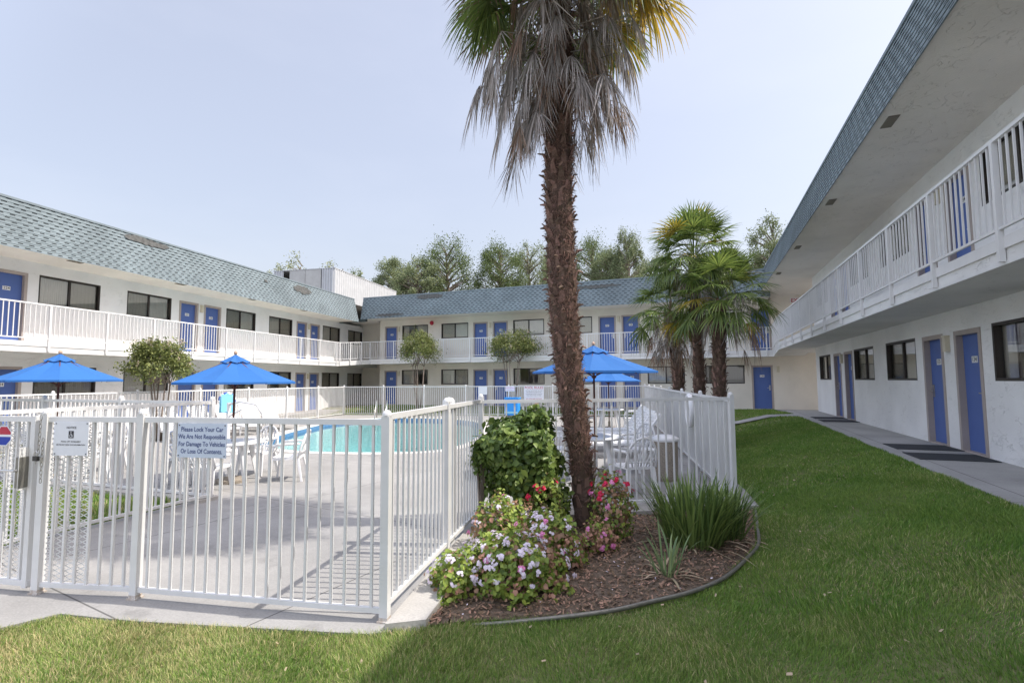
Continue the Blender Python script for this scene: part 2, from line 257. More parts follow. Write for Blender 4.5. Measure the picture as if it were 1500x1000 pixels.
# ---------------------------------------------------------------- helpers
def tag(o, label=None, cat=None, group=None, kind=None):
    if label: o['label'] = label
    if cat: o['category'] = cat
    if group: o['group'] = group
    if kind: o['kind'] = kind
    return o
def empty(name, mw=None, loc=None, rz=0, label=None, cat=None, group=None):
    o = bpy.data.objects.new(name, None); col.objects.link(o); o.empty_display_size = .2
    if mw is not None: o.matrix_world = mw
    elif loc is not None: o.location = loc; o.rotation_euler = (0, 0, rz)
    return tag(o, label, cat, group)
class MB:
    def __init__(s): s.v = []; s.f = []; s.m = []; s.mi = 0
    def add(s, vs, fs, mi=None):
        b = len(s.v); s.v += [tuple(p) for p in vs]; s.f += [tuple(b+i for i in f) for f in fs]; s.m += [s.mi if mi is None else mi]*len(fs); return s
    def box(s, x0, x1, y0, y1, z0, z1, mi=None):
        return s.add([(x0,y0,z0),(x1,y0,z0),(x1,y1,z0),(x0,y1,z0),(x0,y0,z1),(x1,y0,z1),(x1,y1,z1),(x0,y1,z1)],
              [(0,3,2,1),(4,5,6,7),(0,1,5,4),(1,2,6,5),(2,3,7,6),(3,0,4,7)], mi)
    def quad(s, a, b, c, d, mi=None): return s.add([a,b,c,d], [(0,1,2,3)], mi)
    def bar(s, p, q, w, h, up=(0,0,1), mi=None, w2=None, h2=None):
        p = Vector(p); q = Vector(q); d = (q-p).normalized(); up = Vector(up)
        if abs(d.dot(up)) > .98: up = Vector((0,1,0)) if abs(d.y) < .9 else Vector((1,0,0))
        x = d.cross(up).normalized(); y = x.cross(d).normalized(); w2 = w2 or w; h2 = h2 or h; vs = []
        for c, ww, hh in ((p, w, h), (q, w2, h2)):
            for a, b in ((-1,-1),(1,-1),(1,1),(-1,1)): vs.append(c + x*(a*ww/2) + y*(b*hh/2))
        return s.add(vs, [(0,1,2,3),(7,6,5,4),(0,4,5,1),(1,5,6,2),(2,6,7,3),(3,7,4,0)], mi)
    def tube(s, pts, r, n=8, mi=None, cap=True):
        pts = [Vector(p) for p in pts]; rs = r if isinstance(r, (list, tuple)) else [r]*len(pts); vs = []; fs = []
        prev = None
        for i, p in enumerate(pts):
            d = (pts[min(i+1, len(pts)-1)] - pts[max(i-1, 0)]).normalized()
            if prev is None: a = Vector((0,0,1)) if abs(d.z) < .9 else Vector((1,0,0)); x = d.cross(a).normalized()
            else: x = (prev - d*prev.dot(d)).normalized()
            prev = x; y = d.cross(x)
            for k in range(n):
                t = 2*math.pi*k/n; vs.append(p + (x*math.cos(t) + y*math.sin(t))*rs[i])
        for i in range(len(pts)-1):
            for k in range(n): fs.append((i*n+k, i*n+(k+1) % n, (i+1)*n+(k+1) % n, (i+1)*n+k))
        if cap: fs.append(tuple(range(n))[::-1]); fs.append(tuple((len(pts)-1)*n+k for k in range(n)))
        return s.add(vs, fs, mi)
    def lathe(s, prof, c=(0,0,0), n=24, mi=None):
        vs = []; fs = []
        for r, z in prof:
            for k in range(n): t = 2*math.pi*k/n; vs.append((c[0]+r*math.cos(t), c[1]+r*math.sin(t), c[2]+z))
        for i in range(len(prof)-1):
            for k in range(n): fs.append((i*n+k, i*n+(k+1) % n, (i+1)*n+(k+1) % n, (i+1)*n+k))
        return s.add(vs, fs, mi)
    def poly(s, pts, z, mi=None, holes=()):
        loops = [[Vector((p[0], p[1], 0)) for p in pts]] + [[Vector((p[0], p[1], 0)) for p in h] for h in holes]
        tri = tessellate_polygon(loops); flat = [p for l in loops for p in l]; fs = []
        for t in tri:
            a, b, c = (flat[i] for i in t)
            fs.append(t if (b-a).cross(c-a).z > 0 else t[::-1])
        return s.add([(p.x, p.y, z) for p in flat], fs, mi)
    def prism(s, pts, z0, z1, mi=None):
        s.poly(pts, z1, mi); n = len(pts)
        for i in range(n):
            a, b = pts[i], pts[(i+1) % n]; s.add([(a[0],a[1],z0),(b[0],b[1],z0),(b[0],b[1],z1),(a[0],a[1],z1)], [(0,1,2,3)], mi)
        return s
    def mesh(s, name, mats, smooth=False):
        me = bpy.data.meshes.new(name); me.from_pydata(s.v, [], s.f)
        if not isinstance(mats, (list, tuple)): mats = [mats]
        for m in mats: me.materials.append(m)
        me.polygons.foreach_set('material_index', s.m)
        if smooth: me.polygons.foreach_set('use_smooth', [True]*len(me.polygons))
        me.update(); return me
    def build(s, name, mats, parent=None, smooth=False, loc=None):
        return link(name, s.mesh(name, mats, smooth), parent, loc)
def link(name, me, parent=None, loc=None, rot=None):
    o = bpy.data.objects.new(name, me); col.objects.link(o)
    if parent: o.parent = parent
    if loc is not None: o.location = loc
    if rot is not None: o.rotation_euler = rot
    return o
def npmesh(name, v, f, mats, mi=None, smooth=False):
    me = bpy.data.meshes.new(name); v = np.asarray(v, np.float32); f = np.asarray(f, np.int32); k = f.shape[1]
    me.vertices.add(len(v)); me.vertices.foreach_set('co', v.ravel()); me.loops.add(f.size); me.loops.foreach_set('vertex_index', f.ravel())
    me.polygons.add(len(f)); me.polygons.foreach_set('loop_start', np.arange(0, f.size, k, dtype=np.int32))
    try: me.polygons.foreach_set('loop_total', np.full(len(f), k, np.int32))
    except Exception: pass
    for m in (mats if isinstance(mats, (list, tuple)) else [mats]): me.materials.append(m)
    if mi is not None: me.polygons.foreach_set('material_index', np.asarray(mi, np.int32))
    if smooth: me.polygons.foreach_set('use_smooth', np.ones(len(f), bool))
    me.update(calc_edges=True); me.validate(); return me
_txt = {}
def text_mesh(t, size):
    """flat lettering in the XZ plane, reading along -X when seen from +Y (wing frame); centred"""
    if (t, size) in _txt: return _txt[(t, size)]
    c = bpy.data.curves.new('t', 'FONT'); c.body = t; c.size = size; c.align_x = 'CENTER'; c.align_y = 'CENTER'; c.resolution_u = 2; c.offset = size*.012
    o = bpy.data.objects.new('t', c); col.objects.link(o); dg = bpy.context.evaluated_depsgraph_get()
    me = bpy.data.meshes.new_from_object(o.evaluated_get(dg)); bpy.data.objects.remove(o); bpy.data.curves.remove(c)
    v = [(p.co.x, p.co.y) for p in me.vertices]; f = [tuple(p.vertices) for p in me.polygons]; bpy.data.meshes.remove(me)
    _txt[(t, size)] = (v, f); return v, f
def put_text(mb, t, size, origin, xdir, mi, zup=(0,0,1), sx=1.0):
    v, f = text_mesh(t, size); o = Vector(origin); x = Vector(xdir).normalized()*sx; z = Vector(zup)
    mb.add([o + x*a + z*b for a, b in v], f, mi)
def bevel(o, w=.004, seg=2):
    m = o.modifiers.new('bevel', 'BEVEL'); m.width = w; m.segments = seg; m.limit_method = 'ANGLE'; return o

# ---------------------------------------------------------------- the site: wall frames
aR, aL = -0.0106, -0.1472
nR = Vector((math.cos(aR), -math.sin(aR), 0)); dR = Vector((math.sin(aR), math.cos(aR), 0))
nL = Vector((math.cos(aL), -math.sin(aL), 0)); dL = Vector((math.sin(aL), math.cos(aL), 0))
def frame(o, x, y): return Matrix(((x.x, y.x, 0, o.x), (x.y, y.y, 0, o.y), (0, 0, 1, 0), (0, 0, 0, 1)))
FR = frame(nR*4.2, dR, -nR)                                   # u = metres away from the camera
FL = frame(nL*-16.94, -dL, nL)                                # u = -(metres away)
FB = frame(Vector((0, 27.1, 0)), Vector((-1, 0, 0)), Vector((0, -1, 0)))   # u = -X

# shared meshes of the repeated parts (local: u along wall, o outward, z up; origin at bottom centre)
DOORW, DOORH = .86, 2.03
_dm = MB().box(-DOORW/2+.05, DOORW/2-.05, -.13, -.085, 0.02, DOORH-.05).mesh('door', M['door'])
def _frame():
    b = MB(); a = DOORW/2; b.box(-a-.03, -a+.05, -.14, .015, 0, DOORH+.03).box(a-.05, a+.03, -.14, .015, 0, DOORH+.03).box(-a+.05, a-.05, -.14, .015, DOORH-.05, DOORH+.03).box(-a+.05, a-.05, -.14, .01, -.01, .02)
    return b.mesh('door_frame', M['doorframe'])
_fm = _frame()
def _handle(side):
    b = MB(); x = side*(DOORW/2-.12); b.box(x-.03, x+.03, -.085, -.075, .88, 1.12); b.tube([(x, -.075, 1.0), (x, -.03, 1.0), (x-side*.11, -.03, 1.0)], .011, 8); b.lathe([(0, 0), (.025, 0), (.025, .012), (0, .012)], (x, -.07, 1.08), 10)
    return b.mesh('door_handle', M['metal'])
_hm = {1: _handle(1), -1: _handle(-1)}
_plates = {}
def plate_mesh(num):
    if num not in _plates:
        b = MB(); b.box(-.095, .095, -.085, -.079, 1.50, 1.61, 0); put_text(b, num, .105, (0, -.0765, 1.555), (-1, 0, 0), 1); _plates[num] = b.mesh('number_plate', [M['plate'], M['ink']])
    return _plates[num]
_lm = MB().box(-.055, .055, 0, .075, 0, .26).box(-.065, .065, 0, .085, .26, .29).mesh('wall_lamp', M['lamp'])
def window_meshes(w, h, kind):
    a = w/2; d = -.085
    fr = MB(); t = .045
    fr.box(-a, a, d-.03, -.004, 0, t).box(-a, a, d-.03, -.004, h-t, h).box(-a, -a+t, d-.03, -.004, t, h-t).box(a-t, a, d-.03, -.004, t, h-t).box(-.03, .03, d-.02, d+.03, t, h-t)
    gl = MB(); gl.quad((a-t, d, t), (-a+t, d, t), (-a+t, d, h-t), (a-t, d, h-t))
    sc = MB(); s = 1 if kind % 2 else -1
    x0, x1 = (0.0, a-t) if s > 0 else (-a+t, 0.0)
    sc.quad((x1, d+.012, t), (x0, d+.012, t), (x0, d+.012, h-t), (x1, d+.012, h-t))
    cu = MB(); n = 46
    def curt(u0, u1, mi):
        k = max(6, int(n*abs(u1-u0)/w)); pts = []
        for i in range(k*3+1):
            u = u0+(u1-u0)*i/(k*3); pts.append((u, d-.055-.018*math.sin(i*2.1+kind)-.008*math.sin(i*.7)))
        for i in range(len(pts)-1):
            p, q = pts[i], pts[i+1]; cu.add([(q[0], q[1], .02), (p[0], p[1], .02), (p[0], p[1], h-.02), (q[0], q[1], h-.02)], [(0,1,2,3)], mi)
    if kind in (0, 1): curt(-a+.03, a-.03, 0)
    elif kind == 2: curt(-a+.03, -.1, 0); curt(.55*a, a-.03, 1)
    elif kind == 3: curt(.1, a-.03, 0)
    elif kind == 4: curt(-a+.03, -a*.55, 0); curt(a*.6, a-.03, 0)
    else: curt(-a+.03, a-.03, 1)
    return fr.mesh('window_frame', M['bronze']), gl.mesh('pane', M['glass']), sc.mesh('insect_screen', M['screen']), cu.mesh('curtain', [M['curtain'], M['curtain_dark']], True)
_wc = {}
def add_window(par, u0, u1, z0, z1, kind):
    key = (round(u1-u0, 2), round(z1-z0, 2), kind)
    if key not in _wc: _wc[key] = window_meshes(u1-u0, z1-z0, kind)
    a, b, c, d = _wc[key]
    o = link('window', a, par, ((u0+u1)/2, 0, z0)); link('pane', b, o); link('insect_screen', c, o); link('curtain', d, o)
def add_door(par, uc, z0, num, side):
    o = link('door', _dm, par, (uc, 0, z0)); link('door_frame', _fm, o); link('door_handle', _hm[side], o)
    if num: link('number_plate', plate_mesh(num), o)

def railing(par, u0, u1, o, z, ztop, zbot, posts, name='railing', zfun=None):
    """top and bottom rail (part) with posts and picket panels (sub-parts)"""
    zf = zfun or (lambda u: 0)
    r = MB(); r.bar((u0, o, z+ztop-.02+zf(u0)), (u1, o, z+ztop-.02+zf(u1)), .045, .04); r.bar((u0, o, z+.10+zf(u0)), (u1, o, z+.10+zf(u1)), .03, .03)
    rail = r.build(name, M['rail'], par)
    pm = MB().box(-.027, .027, -.027, .027, zbot, ztop-.04).mesh('post', M['rail'])
    ps = [p for p in posts if min(u0, u1)-.01 <= p <= max(u0, u1)+.01]
    for p in ps: link('post', pm, rail, (p, o+.001, z+zf(p)))
    ends = sorted([min(u0, u1)] + ps + [max(u0, u1)])
    for a, b in zip(ends[:-1], ends[1:]):
        if b-a < .15: continue
        n = max(1, round((b-a)/.127)-1); pk = MB()
        for i in range(n):
            u = a+(b-a)*(i+1)/(n+1); q = zf(u); pk.box(u-.0095, u+.0095, o-.0095, o+.0095, z+.115+q, z+ztop-.04+q)
        pk.build('picket_panel', M['rail'], rail)
    return rail

def wing(name, label, F, u0, u1, f1, f2, soff, eo, to, zt, ro, doors, wins, roof_u, slab_u, rail_u, posts, wallmat, patches=(), vents=(), lamps=(), depth=9.0, slab_t=.27, gable=True, wtop=None, dbl=None, extra_rail=None):
    root = empty(name, mw=F, label=label, cat='building')
    holes = []
    for k, (uc, num, side) in enumerate(doors):
        for fi, z0 in ((1, f1), (2, f2)):
            holes.append((uc-DOORW/2, uc+DOORW/2, z0, z0+DOORH)); nn = (str(fi)+num) if num else None
            add_door(root, uc, z0, nn, side)
    for k, (a, b, kd) in enumerate(wins):
        for fi, z0 in ((1, f1), (2, f2)):
            h0 = z0+1.2; h1 = z0+2.08; holes.append((a, b, h0, h1)); add_window(root, a, b, h0, h1, (kd if fi == 1 else {0: 1, 1: 0, 2: 0, 3: 2, 4: 1, 5: 0}[kd]))
    zb = f1-.35; ztop = soff
    us = sorted({u0, u1} | {h[0] for h in holes} | {h[1] for h in holes} | set(np.arange(math.ceil(u0), u1, 3.0)))
    zs = sorted({zb, ztop} | {h[2] for h in holes} | {h[3] for h in holes})
    wl = MB()
    for a, b in zip(us[:-1], us[1:]):
        for c, d in zip(zs[:-1], zs[1:]):
            m_, n_ = (a+b)/2, (c+d)/2
            if any(h[0] < m_ < h[1] and h[2] < n_ < h[3] for h in holes): continue
            wl.quad((b, 0, c), (a, 0, c), (a, 0, d), (b, 0, d))
    for h in holes:
        a, b, c, d = h; t = -.15
        wl.quad((a, 0, c), (a, t, c), (a, t, d), (a, 0, d)).quad((b, t, c), (b, 0, c), (b, 0, d), (b, t, d)).quad((a, 0, d), (a, t, d), (b, t, d), (b, 0, d)).quad((a, t, c), (a, 0, c), (b, 0, c), (b, t, c))
    wl.build('wall', wallmat, root)
    sh = MB(); Z = zt-.25
    sh.quad((u0, -depth, zb), (u1, -depth, zb), (u1, -depth, Z), (u0, -depth, Z)).quad((u0, 0, zb), (u0, -depth, zb), (u0, -depth, Z), (u0, 0, Z)).quad((u1, -depth, zb), (u1, 0, zb), (u1, 0, Z), (u1, -depth, Z))
    sh.quad((u0, -depth, f2-.2), (u1, -depth, f2-.2), (u1, -.16, f2-.2), (u0, -.16, f2-.2))
    sh.quad((u0, -2.6, zb), (u1, -2.6, zb), (u1, -2.6, Z), (u0, -2.6, Z))
    sh.build('outer_wall', wallmat, root)
    ra, rb = roof_u
    MB().quad((u0, -depth, Z), (u1, -depth, Z), (u1, to-.05, Z), (u0, to-.05, Z)).build('flat_roof', M['worn'], root)
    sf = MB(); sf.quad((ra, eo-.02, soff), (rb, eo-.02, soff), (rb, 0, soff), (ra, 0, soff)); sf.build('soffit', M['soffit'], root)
    # mansard in overlapping courses
    rf = MB(); H = zt-soff+.03; n = int(round(H/.107)); 
    for i in range(n):
        z0 = i*H/n-.03; z1 = z0+H/n+.012; f0 = i/n; f1_ = (i+1)/n
        o0 = eo+(to-eo)*f0+.016; o1 = eo+(to-eo)*f1_
        rf.quad((rb, o0, z0), (ra, o0, z0), (ra, o1, z1), (rb, o1, z1)); rf.quad((ra, o0, z0), (rb, o0, z0), (rb, o0-.02, z0), (ra, o0-.02, z0))
    rf.quad((rb, to-.004, H-.03), (ra, to-.004, H-.03), (ra, to-.4, H-.03), (rb, to-.4, H-.03))
    for e, s in ((ra, 1), (rb, -1)): rf.add([(e, eo-.01, -.02), (e, to-.02, H-.03), (e, to-.45, H-.03), (e, eo-.5, -.02)], [(0,1,2,3)])
    roof = rf.build('mansard_roof', M['shingle'], root, loc=(0, 0, soff))
    cp = MB(); cp.box(ra, rb, to-.05, to+.03, H-.03, H+.03); cp.build('roof_cap', M['capping'], roof)
    for (pa, pb, za, zb_) in patches:
        p = MB(); nn = 14; up = []; lo = []
        for i in range(nn+1):
            u = pa+(pb-pa)*i/nn; e = math.sin(math.pi*i/nn)**.35; q1 = za+(zb_-za)*(.5+.5*e*random.uniform(.75, 1.1)); q0 = za+(zb_-za)*(.5-.5*e*random.uniform(.6, 1.1))
            q0 = round(q0/.05)*.05; q1 = round(q1/.05)*.05+.02
            for lst, q in ((lo, q0), (up, q1)): t = min(1, max(0, q/H)); lst.append((u, eo+(to-eo)*t+.030, q))
        for i in range(nn): p.quad(lo[i+1], lo[i], up[i], up[i+1])
        p.build('missing_shingles', M['worn'], roof)
    for uv, ov in vents:
        v = MB(); v.box(uv-.20, uv+.20, ov-.075, ov+.075, soff-.012, soff-.004, 0)
        for i in range(7): v.box(uv-.19, uv+.19, ov-.07+i*.021, ov-.062+i*.021, soff-.018, soff-.012, 0)
        v.build('soffit_vent', M['ventmat'], root)
    # balcony
    sa, sb = slab_u
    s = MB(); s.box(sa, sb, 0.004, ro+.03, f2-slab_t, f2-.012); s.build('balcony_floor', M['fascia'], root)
    s = MB(); s.box(sa, sb, ro+.031, ro+.05, f2-.115, f2+.012).box(sa, sb, ro+.0305, ro+.042, f2-slab_t-.01, f2-slab_t+.03); s.build('fascia_trim', M['rail'], root)
    railing(root, rail_u[0], rail_u[1], ro+.065, f2, 1.07, -slab_t+.02, posts)
    for ul in lamps:
        for z0 in (f1, f2): link('wall_lamp', _lm, root, (ul, 0, z0+1.72))
    return root

# left wing: u = -(along)
def A(x): return -x*16.94
per = .4372
lw, ld, ll = [], [], []
kinds = [3, 0, 2, 1, 5, 0, 4, 2, 1, 0]
for k in range(-2, 4):
    o_ = .70+per*k
    if o_ > 1.9: continue
    lw.append((A(o_+.109), A(o_), kinds[(2*k+4) % 10]))
    if o_+.165+.107 < 1.86: lw.append((A(o_+.272), A(o_+.165), kinds[(2*k+5) % 10]))
nums = iter(['20', '21', '22', '23', '24', '25', '26', '27', '28', '29', '30'])
dcs = []
for k in range(-3, 3):
    for q in (.583+per, .655+per):
        c = q+per*k
        if .2 < c < 1.9: dcs.append(c)
dcs.sort()
num_of = {}
for i, c in enumerate(dcs):
    ref = min(range(len(dcs)), key=lambda j: abs(dcs[j]-.655))
    ld.append((A(c), str(24+i-ref), 1 if (i-ref) % 2 == 0 else -1))
    if (i-ref) % 2: ll.append(A(c+.036))
post_l = [-(11.38+1.65*k) for k in range(-6, 12)]
WL = wing('motel_wing', 'long left motel wing with sunlit grey shingle roof and white balcony above the umbrellas', FL,
     -44.0, 2.0, -1.60, 1.12, 3.54, 1.48, 1.16, 4.86, 1.10, ld, lw, (-28.1, 2.0), (-33.0, 2.0), (-26.6, 2.0), post_l, M['stucco'],
     patches=((-15.1, -13.4, 1.05, 1.3), (-23.6, -22.1, .80, 1.2), (-20.2, -20.0, .9, 1.0)), vents=((-11.9, 1.25), (-15.6, 1.25), (-19.3, 1.25), (-23.0, 1.25)), lamps=ll)
# back wing: u = -X
bw = [(15.6, 17.4, 3), (12.94, 14.7, 0), (8.33, 10.15, 4), (5.66, 7.45, 1), (1.05, 2.85, 0), (-1.66, .10, 5)]
bd = [(18.18, '08', -1), (12.16, '06', -1), (10.93, '05', 1), (4.87, '04', -1), (3.65, '03', 1), (-2.42, '02', -1)]
bd = [(18.18, '28', -1), (12.16, '29', -1), (10.93, '30', 1), (4.87, '27', -1), (3.65, '28', 1), (-2.42, '30', -1)]
post_b = [18.9-1.65*k for k in range(0, 14)]
WB = wing('motel_wing', 'rear motel wing across the end of the courtyard with shaded blue shingle roof', FB,
     -9.0, 19.0, -1.44, 1.27, 3.70, 1.50, 1.25, 4.95, 1.06, bd, bw, (-2.75, 19.35), (-3.0, 18.9), (-2.9, 18.9), post_b, M['tan_stucco'],
     patches=((13.9, 15.6, .95, 1.22), (16.4, 18.3, .05, .22), (3.9, 6.7, .9, 1.06)), lamps=(17.62, 11.55, 4.26, -3.1))
MB().quad((19.3, -2, 3.70), (22.0, -2, 3.70), (22.0, 1.48, 3.70), (19.3, 1.48, 3.70)).quad((19.0, -.0, 3.69), (19.5, 0, 3.69), (19.5, 1.48, 3.69), (19.0, 1.48, 3.69)).build('soffit', M['soffit'], WB)
MB().box(19.02, 21.6, -1.5, -1.45, -1.7, 3.69).build('breezeway_wall', M['tan_stucco'], WB)
MB().box(18.9, 21.6, -1.4, 1.0, 1.0, 1.25).build('balcony_floor', M['fascia'], WB)
MB().box(18.95, 20.9, 1.36, 1.50, 3.52, 3.70).build('eave_strip', M['darkstrip'], WB)  # dark green strip filling the step between the left and rear eaves
MB().box(-2.9, -6.0, -.01, .0, 3.70, 3.92).build('wall_band', M['tan_stucco'], WB)
# sloping balcony link from the left balcony up to the rear one, and from the rear one up to the right one
def link_run(p, q, z0, z1, name, par_label, inner=1.1, inward=Vector((0, 1, 0))):
    d = (q-p); Ln = d.length; d.normalize(); side = Vector((-d.y, d.x, 0))
    if side.dot(inward) > 0: side = -side
    Fm = frame(Vector((p.x, p.y, 0)), d, Vector((-d.y, d.x, 0))) ; s = 1 if Vector((-d.y, d.x, 0)).dot(inward) < 0 else -1
    return Fm, Ln, s
def corner_balcony(label, p, q, z0, z1, inward):
    Fm, Ln, s = link_run(p, q, z0, z1, '', '', inward=inward); root = empty('balcony_ramp', mw=Fm, label=label, cat='balcony')
    b = MB(); 
    b.add([(0, -s*1.2, z0-.27), (Ln, -s*1.2, z1-.27), (Ln, s*.03, z1-.27), (0, s*.03, z0-.27), (0, -s*1.2, z0-.01), (Ln, -s*1.2, z1-.01), (Ln, s*.03, z1-.01), (0, s*.03, z0-.01)],
          [(0,3,2,1),(4,5,6,7),(0,1,5,4),(1,2,6,5),(2,3,7,6),(3,0,4,7)]); b.build('ramp_floor', M['fascia'], root)
    railing(root, 0, Ln, s*.065, 0, 1.07, -.25, [0.02, Ln/2, Ln-.02] if Ln < 2 else [.02, Ln*.33, Ln*.67], zfun=lambda u: z0+(z1-z0)*u/Ln)
pl = nL*-15.84 + dL*26.6; pr = nR*3.1
corner_balcony('short sloping balcony section joining the left and rear wings', Vector((pl.x, pl.y, 0)), Vector((-18.92, 26.04, 0)), 1.12, 1.27, Vector((-.3, 1, 0)))
# right wing: u = along
rw = [(5.6+7.5*k-2.95+2.5-7.5, 0, 0) for k in range(0)]
rw = [(8.1, 9.94, 4), (12.95, 14.8, 5), (15.75, 17.6, 1), (20.5, 22.3, 0), (5.4, 7.2, 0), (.55, 2.4, 1), (-2.1, -.3, 5), (-6.0, -4.2, 0)]
rd = [(10.72, '34', -1), (12.1, '33', 1), (18.2, '32', -1), (19.55, '31', 1), (3.25, '35', 1), (4.6, '36', -1)]
post_r = [6.78+1.66*k for k in range(-8, 11)]
WR = wing('motel_wing', 'near right motel wing with deep beige soffit and white balcony beside the walkway', FR,
     -7.0, 22.9, -1.26, 1.45, 3.92, 1.58, 1.28, 5.10, 1.14, rd, rw, (-7.0, 27.0), (-7.0, 23.7), (-7.0, 23.7), post_r, M['stucco'],
     vents=((9.2, 1.36), (13.05, 1.36), (17.3, 1.36), (21.4, 1.36)), lamps=(11.42, 18.88, 3.9))
pa = FR @ Vector((23.7, 1.14, 0)); 
corner_balcony('far sloping end of the right balcony where it drops to the rear wing', Vector((pa.x, pa.y, 0)), Vector((2.86, 26.04, 0)), 1.45, 1.27, Vector((1, 0, 0)))
MB().box(23.71, 27.05, -3.2, .95, 1.16, 1.40).build('balcony_floor', M['fascia'], WR)
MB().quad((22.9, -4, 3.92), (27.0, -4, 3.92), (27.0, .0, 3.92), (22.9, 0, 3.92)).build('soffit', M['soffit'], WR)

# exit sign and alarm bell on the rear wing
def wallsign(name, label, cat, F, u, o, z, w, h, lines, mats, group=None, bg=0):
    b = MB(); b.box(u-w/2, u+w/2, o, o+.015, z-h/2, z+h/2, 0)
    for (t, size, du, dz, mi) in lines: put_text(b, t, size, (u+du, o+.018, z+dz), (-1, 0, 0), mi)
    ob = b.build(name, mats); ob.matrix_world = F; return tag(ob, label, cat, group)
e = wallsign('exit_sign', 'small white EXIT sign with red letters under the right balcony soffit', 'sign', FB, -4.0, .02, 3.62, .55, .26, [('EXIT', .24, 0, 0, 1)], [M['plate'], M['red']])
b = MB(); b.lathe([(0, 0), (.10, 0), (.13, .03), (.12, .07), (.05, .10), (0, .10)], (0, 0, 0), 20); bell = b.build('alarm_bell', M['red']); bell.matrix_world = FB @ Matrix.Translation((15.33, .0, 3.42)) @ Matrix.Rotation(R(-90), 4, 'X'); tag(bell, 'round dark red alarm bell high on the rear wing wall', 'bell')

# ---------------------------------------------------------------- ground, deck, pool, walk, lawn
ZD = -1.77
C0 = Vector((-2.29, 3.37, 0)); C1 = Vector((-2.80, 6.25, 0)); C2 = Vector((.30, 8.10, 0)); C3 = Vector((-2.80, 25.3, 0)); C4 = Vector((-17.9, 22.4, 0)); C5 = Vector((-15.0, 3.6, 0))
G1 = Vector((-4.46, 3.01, 0)); G2 = Vector((-5.36, 2.80, 0)); G3 = Vector((-7.0, 2.55, 0))
pool = [(-10.9, 10.75), (-9.6, 10.45), (-8.0, 10.75), (-6.7, 11.3), (-6.25, 12.3), (-6.6, 14.4), (-7.6, 17.2), (-8.9, 19.9), (-10.6, 21.3), (-12.8, 21.6), (-14.6, 21.0), (-15.4, 19.5), (-15.0, 17.4), (-13.4, 13.6), (-12.2, 11.3)]
def smooth_loop(p, it=2):
    for _ in range(it):
        q = []
        for i in range(len(p)):
            a, b = p[i], p[(i+1) % len(p)]; q += [(a[0]*.75+b[0]*.25, a[1]*.75+b[1]*.25), (a[0]*.25+b[0]*.75, a[1]*.25+b[1]*.75)]
        p = q
    return p
pool = smooth_loop(pool)
def offset(p, d):
    n = len(p); out = []
    for i in range(n):
        a = Vector(p[i-1]); b = Vector(p[(i+1) % n]); t = (b-a).normalized(); nrm = Vector((t.y, -t.x)); out.append((p[i][0]+nrm.x*d, p[i][1]+nrm.y*d))
    return out
area = sum(p[0]*q[1]-q[0]*p[1] for p, q in zip(pool, pool[1:]+pool[:1]))
if area < 0: pool = pool[::-1]
cop = offset(pool, .30)
deck = [(-5.9, 1.2), (-4.9, 2.25), (-4.72, 2.62), (-4.03, 2.74), (-3.08, 2.97), (-2.27, 3.17), (-1.98, 3.42), (-2.45, 6.0), (-1.7, 6.68), (.62, 7.95), (.5, 9.2), (-2.55, 25.5), (-18.2, 22.6), (-15.3, 3.2), (-16.5, -3.0), (-8.0, -3.0)]
lawnstrip = [(-13.5, 2.9), (-7.25, 3.05), (-7.22, 5.55), (-13.4, 5.55)]
S = lambda o, k='structure': tag(o, kind=k)
d = MB(); d.poly(deck, ZD, holes=[cop, lawnstrip]); n = len(deck)
for i in range(n):
    a, b_ = deck[i], deck[(i+1) % n]; d.quad((a[0], a[1], ZD-.12), (b_[0], b_[1], ZD-.12), (b_[0], b_[1], ZD), (a[0], a[1], ZD))
S(d.build('pool_deck', M['deck']))
cb = MB(); cb.prism([(-2.20, 3.24), (-1.96, 3.40), (-2.44, 5.98), (-2.62, 6.3), (-2.83, 6.3)], ZD-.1, ZD+.05); cb.prism([(-2.75, 6.32), (-2.4, 6.02), (-1.66, 6.60), (.60, 7.90), (.36, 8.22)], ZD-.1, ZD+.0501)
S(cb.build('kerb', M['curb']))
# ground to the horizon with an opening for the pool basin
g = MB(); X0, X1, Y0, Y1 = -16.5, -5.5, 9.5, 22.5; B = 1500
for a, b_, c, e_ in ((-B, B, -B, Y0), (-B, B, Y1, B), (-B, X0, Y0, Y1), (X1, B, Y0, Y1)): g.quad((a, c, -1.95), (b_, c, -1.95), (b_, e_, -1.95), (a, e_, -1.95))
S(g.build('ground', M['asphalt']))
pb = MB(); n = len(pool)
for i in range(n):
    a, b_ = pool[i], pool[(i+1) % n]; c0, c1 = cop[i], cop[(i+1) % n]
    pb.quad((a[0], a[1], ZD-.02), (b_[0], b_[1], ZD-.02), (b_[0], b_[1], -2.02), (a[0], a[1], -2.02), 1)
    pb.quad((a[0], a[1], -2.02), (b_[0], b_[1], -2.02), (b_[0], b_[1], -3.3), (a[0], a[1], -3.3), 0)
    pb.quad((a[0], a[1], ZD+.012), (c0[0], c0[1], ZD+.012), (c1[0], c1[1], ZD+.012), (b_[0], b_[1], ZD+.012), 2); pb.quad((b_[0], b_[1], ZD+.012), (b_[0], b_[1], ZD-.021), (a[0], a[1], ZD-.021), (a[0], a[1], ZD+.012), 2)
    pb.quad((c1[0], c1[1], ZD+.012), (c0[0], c0[1], ZD+.012), (c0[0], c0[1], ZD-.01), (c1[0], c1[1], ZD-.01), 2)
pb.poly(pool, -3.3, 0)
S(pb.build('pool_basin', [M['poolwall'], M['pooltile'], M['coping']]))
S(MB().poly(pool, -1.90).build('pool_water', M['water']))

